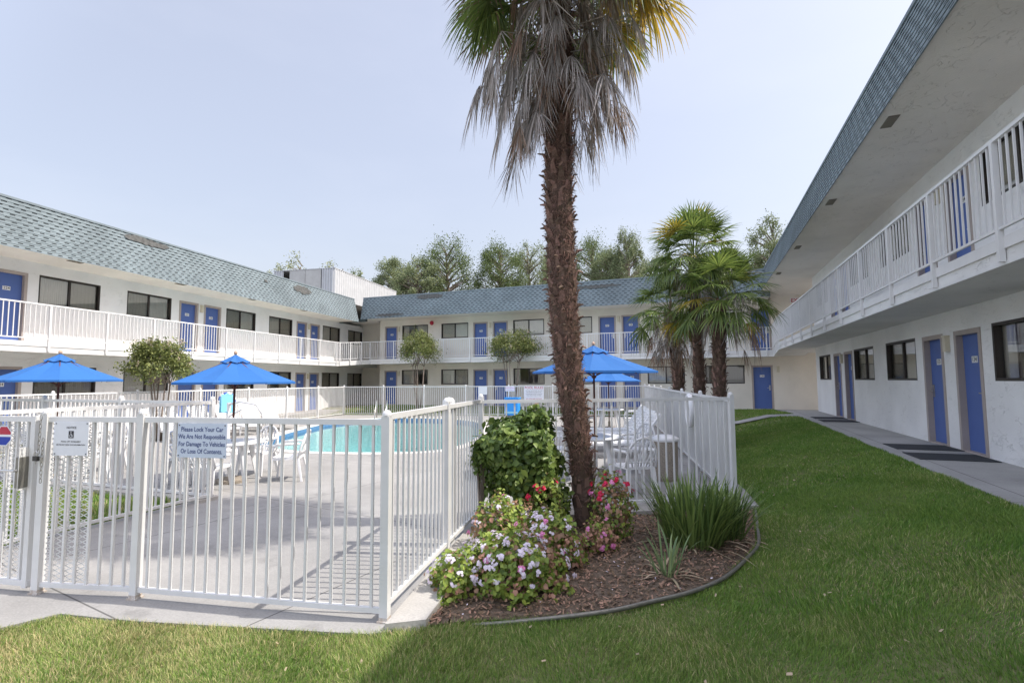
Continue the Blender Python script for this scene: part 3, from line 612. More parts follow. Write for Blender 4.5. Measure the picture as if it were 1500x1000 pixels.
def hz_np(x, y):
    """lawn height: rises to the right-hand walkway and, beyond the fences, to the rear wing"""
    x = np.asarray(x, float); y = np.asarray(y, float)
    t = np.clip((x-.2)/2.5, 0, 1); s_ = t*t*(3-2*t)*.50; f = np.clip((x+2.8)/2., 0, 1); yf = np.where(x < -2.8, 22.7+.192*(x+17.9), 25.6*(1-f)+20.5*f); sp = 3.0*(1-f)+6*f
    k = np.clip((y-yf)/sp, 0, 1); k = k*k*(3-2*k); return ZD-.02+s_*(1-.92*k)+.30*k
def hz(x, y): return float(hz_np(x, y))
def inside(px, py, poly):
    r = np.zeros(len(px), bool); n = len(poly)
    for i in range(n):
        x1, y1 = poly[i]; x2, y2 = poly[(i+1) % n]; c = ((y1 > py) != (y2 > py)) & (px < (x2-x1)*(py-y1)/(y2-y1+1e-12)+x1); r ^= c
    return r
gx = np.arange(-21.5, 2.90, .25); gx[-1] = 2.86; gy = np.arange(-6, 27.2, .25)
XX, YY = np.meshgrid(gx, gy, indexing='ij'); ZZ = hz_np(XX, YY); ZZ = np.where(inside(XX.ravel(), YY.ravel(), deck).reshape(XX.shape), np.minimum(ZZ, ZD-.035), ZZ); vv = np.stack([XX, YY, ZZ], -1).reshape(-1, 3)
ny = len(gy); ii, jj = np.meshgrid(np.arange(len(gx)-1), np.arange(ny-1), indexing='ij'); ii = ii.ravel(); jj = jj.ravel()
cx = (gx[ii]+gx[ii+1])/2; cyy = (gy[jj]+gy[jj+1])/2
small = [(-14.8, 9.3), (-6.0, 9.3), (-2.0, 12), (-3.4, 24), (-17, 21.3)]
drop = inside(cx, cyy, small); keep = ~drop
ff = np.stack([ii*ny+jj, (ii+1)*ny+jj, (ii+1)*ny+jj+1, ii*ny+jj+1], -1)[keep]
lawn = link('lawn', npmesh('lawn', vv, ff, M['soil'], smooth=True)); S(lawn)
# walkways
wk = MB(); 
def strip(mb, y0, y1, z0, z1, x0=2.84, x1=4.6, low=.42):
    mb.add([(x0, y0, z0-low), (x0, y1, z1-low), (x0, y1, z1), (x0, y0, z0), (x1, y0, z0), (x1, y1, z1)], [(1,0,3,2), (3,4,5,2)])
strip(wk, -7, 22.9, -1.265, -1.265); strip(wk, 22.9, 27.2, -1.265, -1.45, 2.84, 9.0)
S(wk.build('walkway', M['walk']))
cw = MB(); 
ys = [(-2.0, 21.6), (-.5, 21.5), (1.0, 21.35), (2.0, 21.1), (2.85, 20.6)]
for (xa, ya), (xb, yb) in zip(ys[:-1], ys[1:]):
    for q in (0,): cw.add([(xa, ya-.9, hz(xa, ya)+.05), (xb, yb-.9, hz(xb, yb)+.05 if xb < 2.8 else -1.262), (xb, yb+.3, hz(xb, yb)+.05 if xb < 2.8 else -1.262), (xa, ya+.3, hz(xa, ya)+.05)], [(0,1,2,3)])
S(cw.build('path', M['walk']))
lwk = MB(); lwk.box(-33, 2, .0, 1.25, -1.9, -1.61); o = S(lwk.build('walkway', M['walk'])); o.matrix_world = FL
lwk = MB(); lwk.box(-3, 20.5, 0, .12, -1.9, -1.455); o = S(lwk.build('kerb', M['curb'])); o.matrix_world = FB

# planting bed
bed = [(-1.98, 3.40), (-1.7, 3.60), (-1.37, 3.74), (-.82, 4.05), (-.5, 4.36), (-.2, 4.68), (.06, 5.10), (.27, 5.68), (.42, 6.22), (.47, 7.0), (.52, 7.86), (-1.68, 6.62), (-2.42, 6.02)]
mb = MB(); mb.poly(bed, ZD+.0)
S(mb.build('mulch_bed', M['mulchbed']))
NC = 9000; px = rng.uniform(-2.5, .55, NC*2); py = rng.uniform(3.3, 7.9, NC*2); k = inside(px, py, bed); px = px[k][:NC]; py = py[k][:NC]; N = len(px)
def rand_quads(c, l, w_, tilt=.35):
    N = len(c); a = rng.uniform(0, 2*np.pi, N); t = rng.normal(0, tilt, N); dx = np.stack([np.cos(a)*np.cos(t), np.sin(a)*np.cos(t), np.sin(t)], -1)
    b = np.stack([-np.sin(a), np.cos(a), rng.normal(0, tilt, N)], -1); l = l[:, None]; w_ = w_[:, None]
    v = np.stack([c-dx*l-b*w_, c+dx*l-b*w_*.6, c+dx*l*.9+b*w_, c-dx*l*.8+b*w_*.7], 1).reshape(-1, 3); f = np.arange(4*N).reshape(N, 4); return v, f
c = np.stack([px, py, ZD+.008+rng.uniform(0, .018, N)], -1); v, f = rand_quads(c, rng.uniform(.006, .028, N), rng.uniform(.003, .010, N))
tag(link('bark_mulch', npmesh('bark_mulch', v, f, M['chip'])), kind='stuff')
edge = [(x+.03, y-.03, ZD+(.022 if q > 1 else -.02+.02*q)) for q, (x, y) in enumerate(bed[1:11])]; et = MB(); 
pts = [Vector(p) for p in edge]; fine = []
for i in range(len(pts)-1):
    p0, p1, p2, p3 = pts[max(i-1, 0)], pts[i], pts[i+1], pts[min(i+2, len(pts)-1)]
    for s in range(6):
        t = s/6; fine.append(.5*((2*p1)+(p2-p0)*t+(2*p0-5*p1+4*p2-p3)*t*t+(3*p1-p0-3*p2+p3)*t**3))
fine.append(pts[-1]); et.tube(fine, .018, 8)
tag(et.build('bed_edging', M['darkmetal'], smooth=True), 'grey curved edging strip between the planting bed and the lawn', 'edging')

# door mats
for (x, y), lab in (((3.60, 11.50), 'dark door mat before the door numbered 133, second from the camera'), ((3.54, 10.22), 'dark door mat before the door numbered 134, nearest the camera'), ((3.6, 19.0), 'farther of the two distant dark door mats on the walkway'), ((3.6, 17.75), 'nearer of the two distant dark door mats on the walkway')):
    o = bevel(MB().box(-.50, .50, -.40, .40, 0, .012).build('door_mat', M['matt'])); o.location = (x, y, -1.265); tag(o, lab, 'door mat', 'dark mats on the walkway')

# ---------------------------------------------------------------- pool fences
def post_mesh(h, w=.064):
    b = MB(); a = w/2; b.box(-a, a, -a, a, 0, h-.03); b.lathe([(a*1.12, h-.035), (a*1.18, h-.02), (a*1.05, h-.004), (a*.7, h+.012), (.001, h+.02)], (0, 0, 0), 12); b.box(-a-.012, a+.012, -a-.012, a+.012, 0, .012, 1); b.box(-a-.0015, a+.0015, -a-.0015, a+.0015, .012, .035, 1); return b.mesh('post', [M['fence'], M['rust']])
FH = 1.50
_pm = post_mesh(FH+.03); _pkm = MB().box(-.0095, .0095, -.0095, .0095, .085, FH-.065).mesh('picket', M['fence'])
def fence(label, pts, z0, z1, individual, posts=None, name='pool_fence', group='white picket fences round the pool', first=True, last=True, maxgap=2.3, skip=()):
    """a run of fence along pts; posts at every corner; z0->z1 ground height"""
    root = empty(name, loc=(pts[0].x, pts[0].y, z0), label=label, cat='fence', group=group)
    O = Vector((pts[0].x, pts[0].y, z0)); tot = sum((b-a).length for a, b in zip(pts[:-1], pts[1:])); run = 0
    for i, (a, b) in enumerate(zip(pts[:-1], pts[1:])):
        Lg = (b-a).length; n = max(1, math.ceil(Lg/maxgap)); d = (b-a).normalized(); rz = math.atan2(d.y, d.x)
        for k in range(n):
            p = a+d*(Lg*k/n); q = a+d*(Lg*(k+1)/n); zp = (z1-z0)*(run+Lg*k/n)/tot; zq = (z1-z0)*(run+Lg*(k+1)/n)/tot
            P = p-O; P.z = zp; Q = q-O; Q.z = zq
            if (first or i or k): link('post', _pm, root, P, (0, 0, rz))
            r = MB(); r.bar(P+Vector((0, 0, FH-.045))+d*.03, Q+Vector((0, 0, FH-.045))-d*.03, .038, .045); r.build('top_rail', M['fence'], root)
            r = MB(); r.bar(P+Vector((0, 0, .075))+d*.03, Q+Vector((0, 0, .075))-d*.03, .036, .036); r.build('bottom_rail', M['fence'], root)
            m = max(2, round((Q-P).length/.112)); pk = MB()
            for t in range(1, m):
                c = P.lerp(Q, t/m)
                if individual: link('picket', _pkm, root, c, (0, 0, rz))
                else: pk.bar(c+Vector((0, 0, .09)), c+Vector((0, 0, FH-.066)), .019, .019, up=d)
            if not individual: pk.build('picket_panel', M['fence'], root)
        run += Lg
    if last: link('post', _pm, root, Vector((pts[-1].x-O.x, pts[-1].y-O.y, z1-z0)), (0, 0, rz))
    return root
fence('front white picket fence facing the lawn, carrying the Please Lock Your Car sign', [G2, G1, C0], ZD-.0, ZD, True, last=True)
fence('white picket fence running back from the near corner post beside the flower bed', [C0+(C1-C0).normalized()*.0, C1], ZD+.04, ZD+.04, True, first=False, maxgap=1.7)
fence('white picket fence behind the leafy bush and leaning palm trunk', [C1, C2], ZD+.03, ZD+.03, True, first=False, last=True, maxgap=3.8)
fence('long right white picket fence between the pool deck and the far lawn', [C2, C3], ZD, ZD, False, first=False, maxgap=2.5)
fence('rear white picket fence across the far end of the pool', [C3, C4], ZD, ZD, False, first=False, maxgap=2.5)
fence('far left white picket fence along the left motel wing', [C4, C5], ZD, ZD+.02, False, first=False, maxgap=2.4)
I0 = Vector((-7.05, 5.78, 0)); I1 = Vector((-7.12, 2.6, 0)); I2 = Vector((-13.2, 5.75, 0))
fence('inner white picket fence running toward the camera beside the gate path', [I1, I0], ZD, ZD, True, first=False, maxgap=3.5)
fence('inner white picket fence before the left umbrella, behind the grass strip', [I0, I2], ZD, ZD, False, first=False, maxgap=2.4)
S(MB().prism([(-13.3, 5.58), (-7.0, 5.58), (-7.0, 5.95), (-13.3, 5.95)], ZD-.1, ZD+.045).build('kerb', M['curb']))
# post with a big round cap on the side fence
b = MB(); b.box(-.05, .05, -.05, .05, 0, 1.50); b.lathe([(.05, 1.50), (.062, 1.51), (.062, 1.545), (.045, 1.575), (.001, 1.585)], n=14)
pc = C0.lerp(C1, .60); o = b.build('gate_post', M['fence']); o.location = (pc.x-.07, pc.y, ZD); tag(o, 'short thick white post with a rounded cap halfway along the side fence', 'post')

# gate with expanded mesh, lock box, chain and signs
def exp_mesh(mb, p, q, z0, z1, cw_=.045, ch=.022, off=0):
    d = (q-p); Ln = d.length; d.normalize(); nrm = Vector((-d.y, d.x, 0)); nx = int(Ln/cw_); nz_ = int((z1-z0)/ch)
    cwx = Ln/nx; r = .0042
    for i in range(nx):
        for j in range(nz_):
            s = (i+j) % 2; x0 = i*cwx; za = z0+(j+s)*ch; zb = z0+(j+1-s)*ch
            a = p+d*x0+nrm*off; b_ = p+d*(x0+cwx)+nrm*off
            A_ = Vector((a.x, a.y, za)); B_ = Vector((b_.x, b_.y, zb)); u = Vector((0, 0, r))
            mb.add([A_-u, B_-u, B_+u, A_+u], [(0,1,2,3)])
ga = (G2-G3).normalized()
root = empty('pool_gate', loc=(G3.x, G3.y, ZD), label='white picket gate with diamond mesh, lock box and round safety sign at the left edge', cat='gate')
O = Vector((G3.x, G3.y, 0)); gl_ = (G2-G3).length-.09
e0 = Vector((0, 0, 0)); e1 = ga*gl_
for z, nm in ((FH-.045, 'top_rail'), (.075, 'bottom_rail')):
    MB().bar(e0+Vector((0, 0, z)), e1+Vector((0, 0, z)), .038, .045).build(nm, M['fence'], root)
for e in (e0+ga*.03, e1-ga*.03): MB().bar(e+Vector((0, 0, .04)), e+Vector((0, 0, FH-.02)), .05, .05, up=ga).build('gate_stile', M['fence'], root)
m = 14; grz = math.atan2(ga.y, ga.x)
for t in range(1, m): link('picket', _pkm, root, e0.lerp(e1, t/m), (0, 0, grz))
b = MB(); exp_mesh(b, e0, e1, .1, FH-.07, off=.014); b.build('expanded_mesh', M['fence'], root)
nb = Vector((ga.y, -ga.x, 0))   # toward the camera
b = MB(); c = e1-ga*.075+nb*.045; b.bar(c+Vector((0, 0, .88)), c+Vector((0, 0, 1.14)), .10, .05, up=ga); c2 = e1-ga*.06+nb*.022; lb = bevel(b.build('lock_box', M['darkmetal'], root), .006)
b = MB(); b.bar(c2+Vector((0, 0, .86)), c2+Vector((0, 0, 1.22)), .15, .006, up=ga); b.build('lock_plate', M['fence'], root)
b = MB(); h0 = c+nb*.03+Vector((0, 0, 1.03)); b.tube([h0, h0+nb*.04, h0+nb*.045-ga*.15], .010, 8); b.build('lever', M['metal'], lb)
def xform(u, nrm, org):
    """frame whose -X reads to the viewer's right: used for lettering"""
    return Matrix(((-u.x, nrm.x, 0, org.x), (-u.y, nrm.y, 0, org.y), (0, 0, 1, org.z), (0, 0, 0, 1)))
def sign(name, label, cat, u, nrm, org, w_, h_, lines, mats, extra=None, group=None, rivets=True):
    b = MB(); b.box(-w_/2, w_/2, -.002, .002, -h_/2, h_/2, 0)
    if extra: extra(b)
    for (t, size, dx, dz, mi, sx) in lines: put_text(b, t, size, (-dx, .0035, dz), (-1, 0, 0), mi, sx=sx)
    if rivets:
        for sx in (-1, 1):
            for sz in (-1, 1):
                b.box(sx*(w_/2-.015)-.004, sx*(w_/2-.015)+.004, .002, .006, sz*(h_/2-.015)-.004, sz*(h_/2-.015)+.004, len(mats)-1)
    o = b.build(name, mats); o.matrix_world = xform(u, nrm, org); return tag(o, label, cat, group)
fd = (C0-G1).normalized(); fn = Vector((fd.y, -fd.x, 0))
def on_front(t, z, off=.03): p = G1.lerp(C0, t)+fn*off; return Vector((p.x, p.y, ZD+z))
sign('notice_sign', 'pale blue sign reading Please Lock Your Car on the front fence', 'sign', fd, fn, on_front(.275, 1.295), .46, .275,
     [('Please Lock Your Car', .052, 0, .088, 1, .86), ('We Are Not Responsible', .052, 0, .030, 1, .82), ('For Damage To Vehicles', .052, 0, -.030, 1, .84), ('Or Loss Of Contents.', .052, 0, -.088, 1, .84)], [M['signblue'], M['navy'], M['black']])
gd = (G1-G2).normalized(); gn = Vector((gd.y, -gd.x, 0))
def wheel(b):
    b.box(-.024, .024, .0025, .004, .005, .065, 1)
    for k in range(14):
        a0 = R(150+k*20*1.0); a1 = R(150+(k+1)*20*1.0); q = []
        for a_, r_ in ((a0, .015), (a1, .015), (a1, .0115), (a0, .0115)): q.append((-r_*math.cos(a_)+.002, .0052, .026+r_*math.sin(a_)))
        b.add(q, [(0,1,2,3)], 0)
    b.box(-.001, .003, .0045, .0052, .028, .050, 0).box(-.010, .003, .0045, .0052, .034, .037, 0).box(-.012, .001, .0045, .0052, .026, .029, 0).box(-.015, -.012, .0045, .0052, .012, .029, 0); b.box(-.002, .004, .0045, .0052, .053, .059, 0)
p = G2.lerp(G1, .30)+gn*.03
sign('notice_sign', 'white notice sign with a wheelchair symbol beside the gate post', 'sign', gd, gn, Vector((p.x, p.y, ZD+1.295)), .33, .285,
     [('NOTICE', .026, 0, .092, 1, 1), ('POOL LIFT AVAILABLE', .019, 0, -.025, 1, 1), ('SEE FRONT DESK FOR INFORMATION', .0165, 0, -.052, 1, 1)], [M['signwhite'], M['ink']], extra=wheel)
def octo(b):
    r = .085; P8 = [(r*math.cos(R(22.5+45*k)), r*math.sin(R(22.5+45*k))) for k in range(8)]
    b.add([(x*1.1, .003, z*1.1) for x, z in P8], [tuple(range(8))], 0)
    top = [(x, z) for x, z in P8 if z > -.0]; top = [(r*.92, .012)] + P8[0:4] + [(-r*.92, .012)]
    b.add([(x, .0042, max(z, .012)) for x, z in top], [tuple(range(len(top)))], 1)
    bot = [(-r*.92, -.008)] + P8[4:8] + [(r*.92, -.008)]
    b.add([(x, .0042, min(z, -.008)) for x, z in bot], [tuple(range(len(bot)))], 2)
p = G3.lerp(G2, .745)+gn*.035
sign('safety_sign', 'small eight-sided red and blue sign reading Keep Pool Gate Closed on the gate', 'sign', ga, nb, Vector((p.x, p.y, ZD+1.31)), .02, .02,
     [('KEEP', .032, 0, .052, 0, 1), ('POOL', .042, 0, .026, 0, 1), ('GATE', .036, 0, -.030, 0, 1), ('CLOSED', .020, 0, -.060, 0, 1)], [M['signwhite'], M['red'], M['blueink']], extra=octo, rivets=False)
b = MB(); exp_mesh(b, Vector((G2.x, G2.y, 0))+gd*.04, Vector((G2.x, G2.y, 0))+gd*.44, ZD+.1, ZD+FH-.07, off=.014)
tag(b.build('expanded_mesh_panel', M['fence']), 'narrow diamond mesh sheet fixed behind the pickets beside the gate post', 'mesh panel')
# chain and padlock
b = MB()
def chain(p0, p1, n, sag=0):
    for i in range(n):
        t = (i+.5)/n; c = Vector(p0).lerp(Vector(p1), t); a = R(90*(i % 2)+30); x = Vector((math.cos(a), math.sin(a), 0))*.008; z = Vector((0, 0, 1))*((Vector(p1)-Vector(p0)).length/n*.62)
        b.tube([c-z-x*.3, c-z*.6-x, c+z*.6-x, c+z-x*.3, c+z+x*.3, c+z*.6+x, c-z*.6+x, c-z+x*.3, c-z-x*.3], .0024, 5, cap=False)
cc = Vector((G2.x, G2.y, 0))+gn*.06+gd*.0
chain((cc.x+.01, cc.y, ZD+1.49), (cc.x, cc.y, ZD+1.17), 9); tag(b.build('chain', M['darkmetal'], smooth=True), 'thin chain hanging from the gate post top down to the padlock', 'chain')
b = MB(); chain((cc.x+.055, cc.y, ZD+1.3), (cc.x+.05, cc.y, ZD+.93), 11); tag(b.build('chain', M['darkmetal'], smooth=True), 'lower loose chain end hanging right of the padlock', 'chain')
b = MB(); b.box(-.03, .03, -.012, .012, -.02, .02, 0); b.tube([(-.018, 0, .018), (-.018, 0, .05), (0, 0, .062), (.018, 0, .05), (.018, 0, .018)], .005, 6, mi=1); b.box(-.003, .003, -.003, .003, -.05, -.02, 1)
o = bevel(b.build('padlock', [M['black'], M['metal']]), .003); o.location = (cc.x-.005, cc.y-.012, ZD+1.13); tag(o, 'black padlock hanging on the chain at the gate post', 'padlock')
# second copy of the parking sign on the inner fence, other small signs on the rear fence
sign('notice_sign', 'pale blue parking sign on the inner fence behind the gate', 'sign', Vector((0, 1, 0)), Vector((1, 0, 0)), Vector((-7.02, 3.72, ZD+1.2)), .46, .275,
     [('Please Lock Your Car', .052, 0, .088, 1, .86), ('We Are Not Responsible', .052, 0, .030, 1, .82), ('For Damage To Vehicles', .052, 0, -.030, 1, .84), ('Or Loss Of Contents.', .052, 0, -.088, 1, .84)], [M['signblue'], M['navy'], M['black']])
rd_ = (C3-C4).normalized(); rn = Vector((rd_.y, -rd_.x, 0))
def on_rear(x, z, off=.04): t = (x-C4.x)/(C3.x-C4.x); p = C4.lerp(C3, t)+rn*off; return Vector((p.x, p.y, ZD+z))
sign('pool_rules_sign', 'white sign headed Pool Rules in red on the rear fence', 'sign', rd_, rn, on_rear(-8.02, 1.12), .98, .72,
     [('POOL RULES', .17, 0, .26, 1, .95), ('NO DIVING  NO RUNNING  NO GLASS', .05, 0, .12, 2, .95), ('SHOWER BEFORE ENTERING POOL', .05, 0, .04, 2, .95), ('CHILDREN MUST BE WITH AN ADULT', .05, 0, -.04, 2, .95), ('POOL HOURS POSTED AT OFFICE', .05, 0, -.12, 2, .95), ('NO LIFEGUARD ON DUTY', .07, 0, -.28, 1, .95)], [M['signwhite'], M['red'], M['ink']])
sign('blank_sign', 'plain white rectangular sign on the rear fence left of the blue bin', 'sign', rd_, rn, on_rear(-10.55, 1.25), .46, .40, [], [M['signwhite'], M['ink']])
sign('small_sign', 'small white sign with faint pink lettering above the blue bin', 'sign', rd_, rn, on_rear(-9.2, 1.34), .46, .26, [('WARNING', .09, 0, .04, 1, 1), ('NO LIFEGUARD', .055, 0, -.06, 1, 1)], [M['signwhite'], M['pink']])
b = MB(); b.box(-.34, .34, -.2, .2, 0, .80); o = bevel(b.build('towel_bin', M['bluebox']), .03); p = on_rear(-9.02, 0, .35); o.location = (p.x, p.y, ZD+.05); tag(o, 'bright blue upright bin standing against the rear fence', 'bin')
MB().box(-.36, .36, -.22, .22, .80, .87).build('lid', M['bluebox'], o); MB().box(-.34, .34, -.21, -.2, .1, .2).build('label_band', M['turq'], o)
b = MB(); b.box(-.10, .10, -.02, .02, 0, .78); b.box(-.16, .16, -.015, -.021, .5, .56); o = b.build('wooden_board', M['palewood']); p = on_rear(-7.85, 0, .3); o.location = (p.x, p.y, ZD); tag(o, 'pale upright wooden board below the pool rules sign', 'board')

# ---------------------------------------------------------------- furniture
def umbrella(label, loc, rz, ztop, tilt=0, radius=1.18):
    H = ztop-ZD; t = empty('patio_umbrella', loc=(loc[0], loc[1], ZD), rz=rz, label=label, cat='umbrella', group='blue patio umbrellas round the pool')
    MB().tube([(0, 0, .05), (0, 0, H-.02)], .019, 10).build('pole', M['wood'], t, smooth=True)
    MB().lathe([(0, -.005), (.018, .0), (.034, .03), (.030, .055), (.012, .075), (0, .08)], (0, 0, H-.02), 14).build('finial', M['palewood'], t, smooth=True)
    MB().lathe([(0, 0), (.25, 0), (.25, .05), (.20, .08), (.04, .10), (.04, .28), (0, .28)], n=20).build('base', M['can'], t, smooth=False)
    b = MB(); N = 8; K = 7; S_ = 6; rows = []; vs = []; fs = []; idx = {}
    drop = .46
    def pt(a, f):
        k = (a/(2*math.pi)*N) % 1; sagf = 1-math.cos(math.pi/N)/math.cos((k-.5)*2*math.pi/N); r = radius*f*(math.cos(math.pi/N)/math.cos((k-.5)*2*math.pi/N))
        z = H-.05-drop*(f**.88)-.025*math.sin(math.pi*f)*(1-abs(2*k-1))
        return (r*math.cos(a), r*math.sin(a), z)
    na = N*S_
    for i in range(K+1):
        f = .20+(.80)*i/K
        for j in range(na): vs.append(pt(2*math.pi*j/na, f))
    for i in range(K):
        for j in range(na): fs.append((i*na+j, (i+1)*na+j, (i+1)*na+(j+1) % na, i*na+(j+1) % na))
    b.add(vs, fs)
    b.build('canopy', M['umbrella'], t)
    b = MB(); vs = []; fs = []
    for i in range(4):
        f = i/3*.245
        for j in range(na): x, y, z = pt(2*math.pi*j/na, f); sc = .022*abs(math.sin(N/2*2*math.pi*j/na)) if i == 3 else 0; vs.append((x, y, z+.03-sc*.6+.012))
    for i in range(3):
        for j in range(na): fs.append((i*na+j, (i+1)*na+j, (i+1)*na+(j+1) % na, i*na+(j+1) % na))
    b.add(vs, fs).build('vent_cap', M['umbrella'], t)
    b = MB(); vs = []
    for j in range(na+1):
        a = 2*math.pi*j/na; x, y, z = pt(a % (2*math.pi-1e-9), 1.0); vs += [(x, y, z), (x*1.003, y*1.003, z-.035)]
    b.add(vs, [(2*j, 2*j+1, 2*j+3, 2*j+2) for j in range(na)]).build('canopy_hem', M['umbrella'], t)
    rib = MB(); rib.bar((.03, 0, H-.085), (radius*.98, 0, H-.095-drop*.98), .018, .014); rm = rib.mesh('rib', M['wood'])
    st = MB(); st.bar((.03, 0, H-.60), (radius*.5, 0, H-.085-drop*.50), .014, .012); sm = st.mesh('strut', M['wood'])
    for k in range(N): r_ = link('rib', rm, t, (0, 0, 0), (0, 0, 2*math.pi*k/N)); link('strut', sm, r_)
    MB().lathe([(.02, 0), (.045, .01), (.045, .05), (.02, .06)], (0, 0, H-.64), 12).build('hub', M['wood'], t)
    return t
umbrella('blue patio umbrella at the left edge, behind the inner fence', (-11.5, 6.15), .3, .56, radius=.98)
umbrella('blue patio umbrella in the left middle, before the crape myrtle', (-7.95, 6.95), .55, .50, radius=1.03)
u3 = umbrella('large-looking blue patio umbrella right behind the leaning palm trunk', (-2.02, 9.75), .15, .66)
umbrella('small distant blue patio umbrella seen beneath the nearer right one', (-3.35, 18.7), .4, .46)

def table_mesh():
    b = MB(); h = .72; rr = .52
    b.lathe([(.03, h-.005), (rr-.03, h-.005), (rr, h-.012), (rr+.005, h-.03), (rr-.01, h-.055), (rr-.03, h-.05), (rr-.04, h-.022), (.03, h-.022)], n=36); top = b.mesh('table_top', M['resin'], True)
    b = MB(); b.bar((.22, .22, h-.03), (.33, .33, 0), .085, .035, up=(-1, 1, 0), w2=.06, h2=.03); leg = b.mesh('leg', M['resin'])
    return top, leg
_tt, _tl = table_mesh()
def table(label, loc, rz=0):
    t = empty('resin_table', loc=(loc[0], loc[1], ZD), rz=rz, label=label, cat='table', group='round white tables under the umbrellas')
    link('table_top', _tt, t)
    for k in range(4): link('leg', _tl, t, rot=(0, 0, k*math.pi/2))
table('white table under the left-edge umbrella', (-11.5, 6.15), .2)
table('white table under the left middle umbrella', (-7.95, 6.95), .5)
table('white table under the right umbrella beside the palm trunk', (-2.02, 9.75), .1)
table('small distant white table under the farthest umbrella', (-3.35, 18.7), .3)

def chair_meshes():
    seat = MB(); vs = []; fs = []; nx, ny_ = 8, 6
    for i in range(nx+1):
        for j in range(ny_+1):
            x = -1+2*i/nx; y = -1+2*j/ny_; w_ = .215+.025*(-y); X = x*w_; Y = y*.21
            z = .42-.018*(1-x*x)*(1-.5*y*y)+.012*(y < -.9); vs.append((X, Y, z))
    for i in range(nx):
        for j in range(ny_): a = i*(ny_+1)+j; fs.append((a, a+ny_+1, a+ny_+2, a+1))
    m0 = len(vs); vs2 = [(x, y, z-.022) for x, y, z in vs]; seat.add(vs, fs); seat.add(vs2, [f[::-1] for f in fs])
    seat.bar((-.23, -.22, .405), (.23, -.22, .405), .02, .05); seat.bar((-.2, .215, .41), (.2, .215, .41), .02, .04)
    seat.bar((-.24, -.22, .40), (-.20, .21, .41), .02, .045); seat.bar((.24, -.22, .40), (.20, .21, .41), .02, .045)
    bk = MB()
    def arch(s):  # s 0..1 around the back outline
        a = math.pi*s; X = -.245*math.cos(a)*(1 if 1 else 0); Z = .42+.46*(math.sin(a)**.62); Y = .215+(Z-.42)*.27-.02*math.cos(a)**2*0+.02*(1-abs(math.cos(a)))
        return Vector((X*(1.0-.05*math.sin(a)), Y, Z))
    pts = [arch(s/20) for s in range(21)]; bk.tube(pts, .019, 8)
    for k in range(-3, 4):
        x = k*.052; zt = .42+.46*(max(0, 1-(x*1.35/.245)**2)**.31); p = Vector((x*.85, .213, .425)); q = Vector((x*1.25, .215+(zt-.42)*.27+.015, zt-.012)); mid = p.lerp(q, .5)+Vector((x*.15, .02, 0))
        bk.bar(p, mid, .026, .008, up=(0, 1, 0)); bk.bar(mid, q, .026, .008, up=(0, 1, 0))
    bk.tube([(-.225, .235, .50), (0, .25, .505), (.225, .235, .50)], .014, 6)
    arm = MB(); arm.tube([(.245, .25, .66), (.275, .12, .665), (.285, -.06, .655), (.275, -.17, .63)], [.016, .022, .024, .018], 8); arm.box(.255, .305, -.15, .12, .655, .672); arm.tube([(.275, -.17, .63), (.262, -.215, .52), (.245, -.22, .42)], .018, 8)
    legf = MB(); legf.bar((.225, -.205, .42), (.262, -.255, 0), .075, .03, up=(0, 1, 0), w2=.045, h2=.028)
    legb = MB(); legb.bar((.195, .205, .42), (.235, .285, 0), .075, .03, up=(0, 1, 0), w2=.045, h2=.028)
    ml = lambda mb: MB().add([(-x, y, z) for x, y, z in mb.v], [f[::-1] for f in mb.f])
    R_ = M['resin']
    return [('seat', seat.mesh('seat', R_, False)), ('backrest', bk.mesh('backrest', R_, True)), ('armrest', arm.mesh('armrest', R_)), ('armrest', ml(arm).mesh('armrest', R_)),
            ('leg', legf.mesh('leg', R_)), ('leg', ml(legf).mesh('leg', R_)), ('leg', legb.mesh('leg', R_)), ('leg', ml(legb).mesh('leg', R_))]
_ch = chair_meshes()
def chair(label, x, y, rz, group='white plastic armchairs at the tables'):
    t = empty('plastic_chair', loc=(x, y, ZD), rz=rz, label=label, cat='chair', group=group)
    for n_, m_ in _ch: link(n_, m_, t)
# rz = 0: the chair faces -Y (its backrest toward +Y)
chair('nearest white armchair of the right umbrella table, its slatted back to the strap leaves', -1.12, 8.42, R(212))
chair('white armchair on the palm-trunk side of the right umbrella table', -2.55, 8.95, R(205))
chair('white armchair on the pool side of the right umbrella table', -2.85, 10.1, R(-85))
chair('white armchair on the far side of the right umbrella table, toward the loungers', -1.35, 10.45, R(-30))
chair('white armchair of the left middle umbrella nearest the pool, seen through the fence pickets', -7.15, 7.45, R(-60))
chair('white armchair of the left middle umbrella nearest the front fence', -7.55, 6.15, R(-160))
chair('white armchair of the left middle umbrella on its left side', -8.75, 6.75, R(100))
chair('white armchair behind the left middle umbrella pole', -8.2, 7.75, R(10))
chair('white armchair left of the left-edge umbrella pole behind the inner fence', -12.3, 6.2, R(95))
chair('white armchair right of the left-edge umbrella pole behind the inner fence', -10.75, 6.25, R(-90))
chair('white armchair before the left-edge umbrella, its back to the inner fence', -11.4, 6.52+.45, R(0))
chair('small distant white armchair left of the farthest umbrella pole', -4.15, 18.5, R(80))
chair('small distant white armchair right of the farthest umbrella pole', -2.55, 18.5, R(-80))

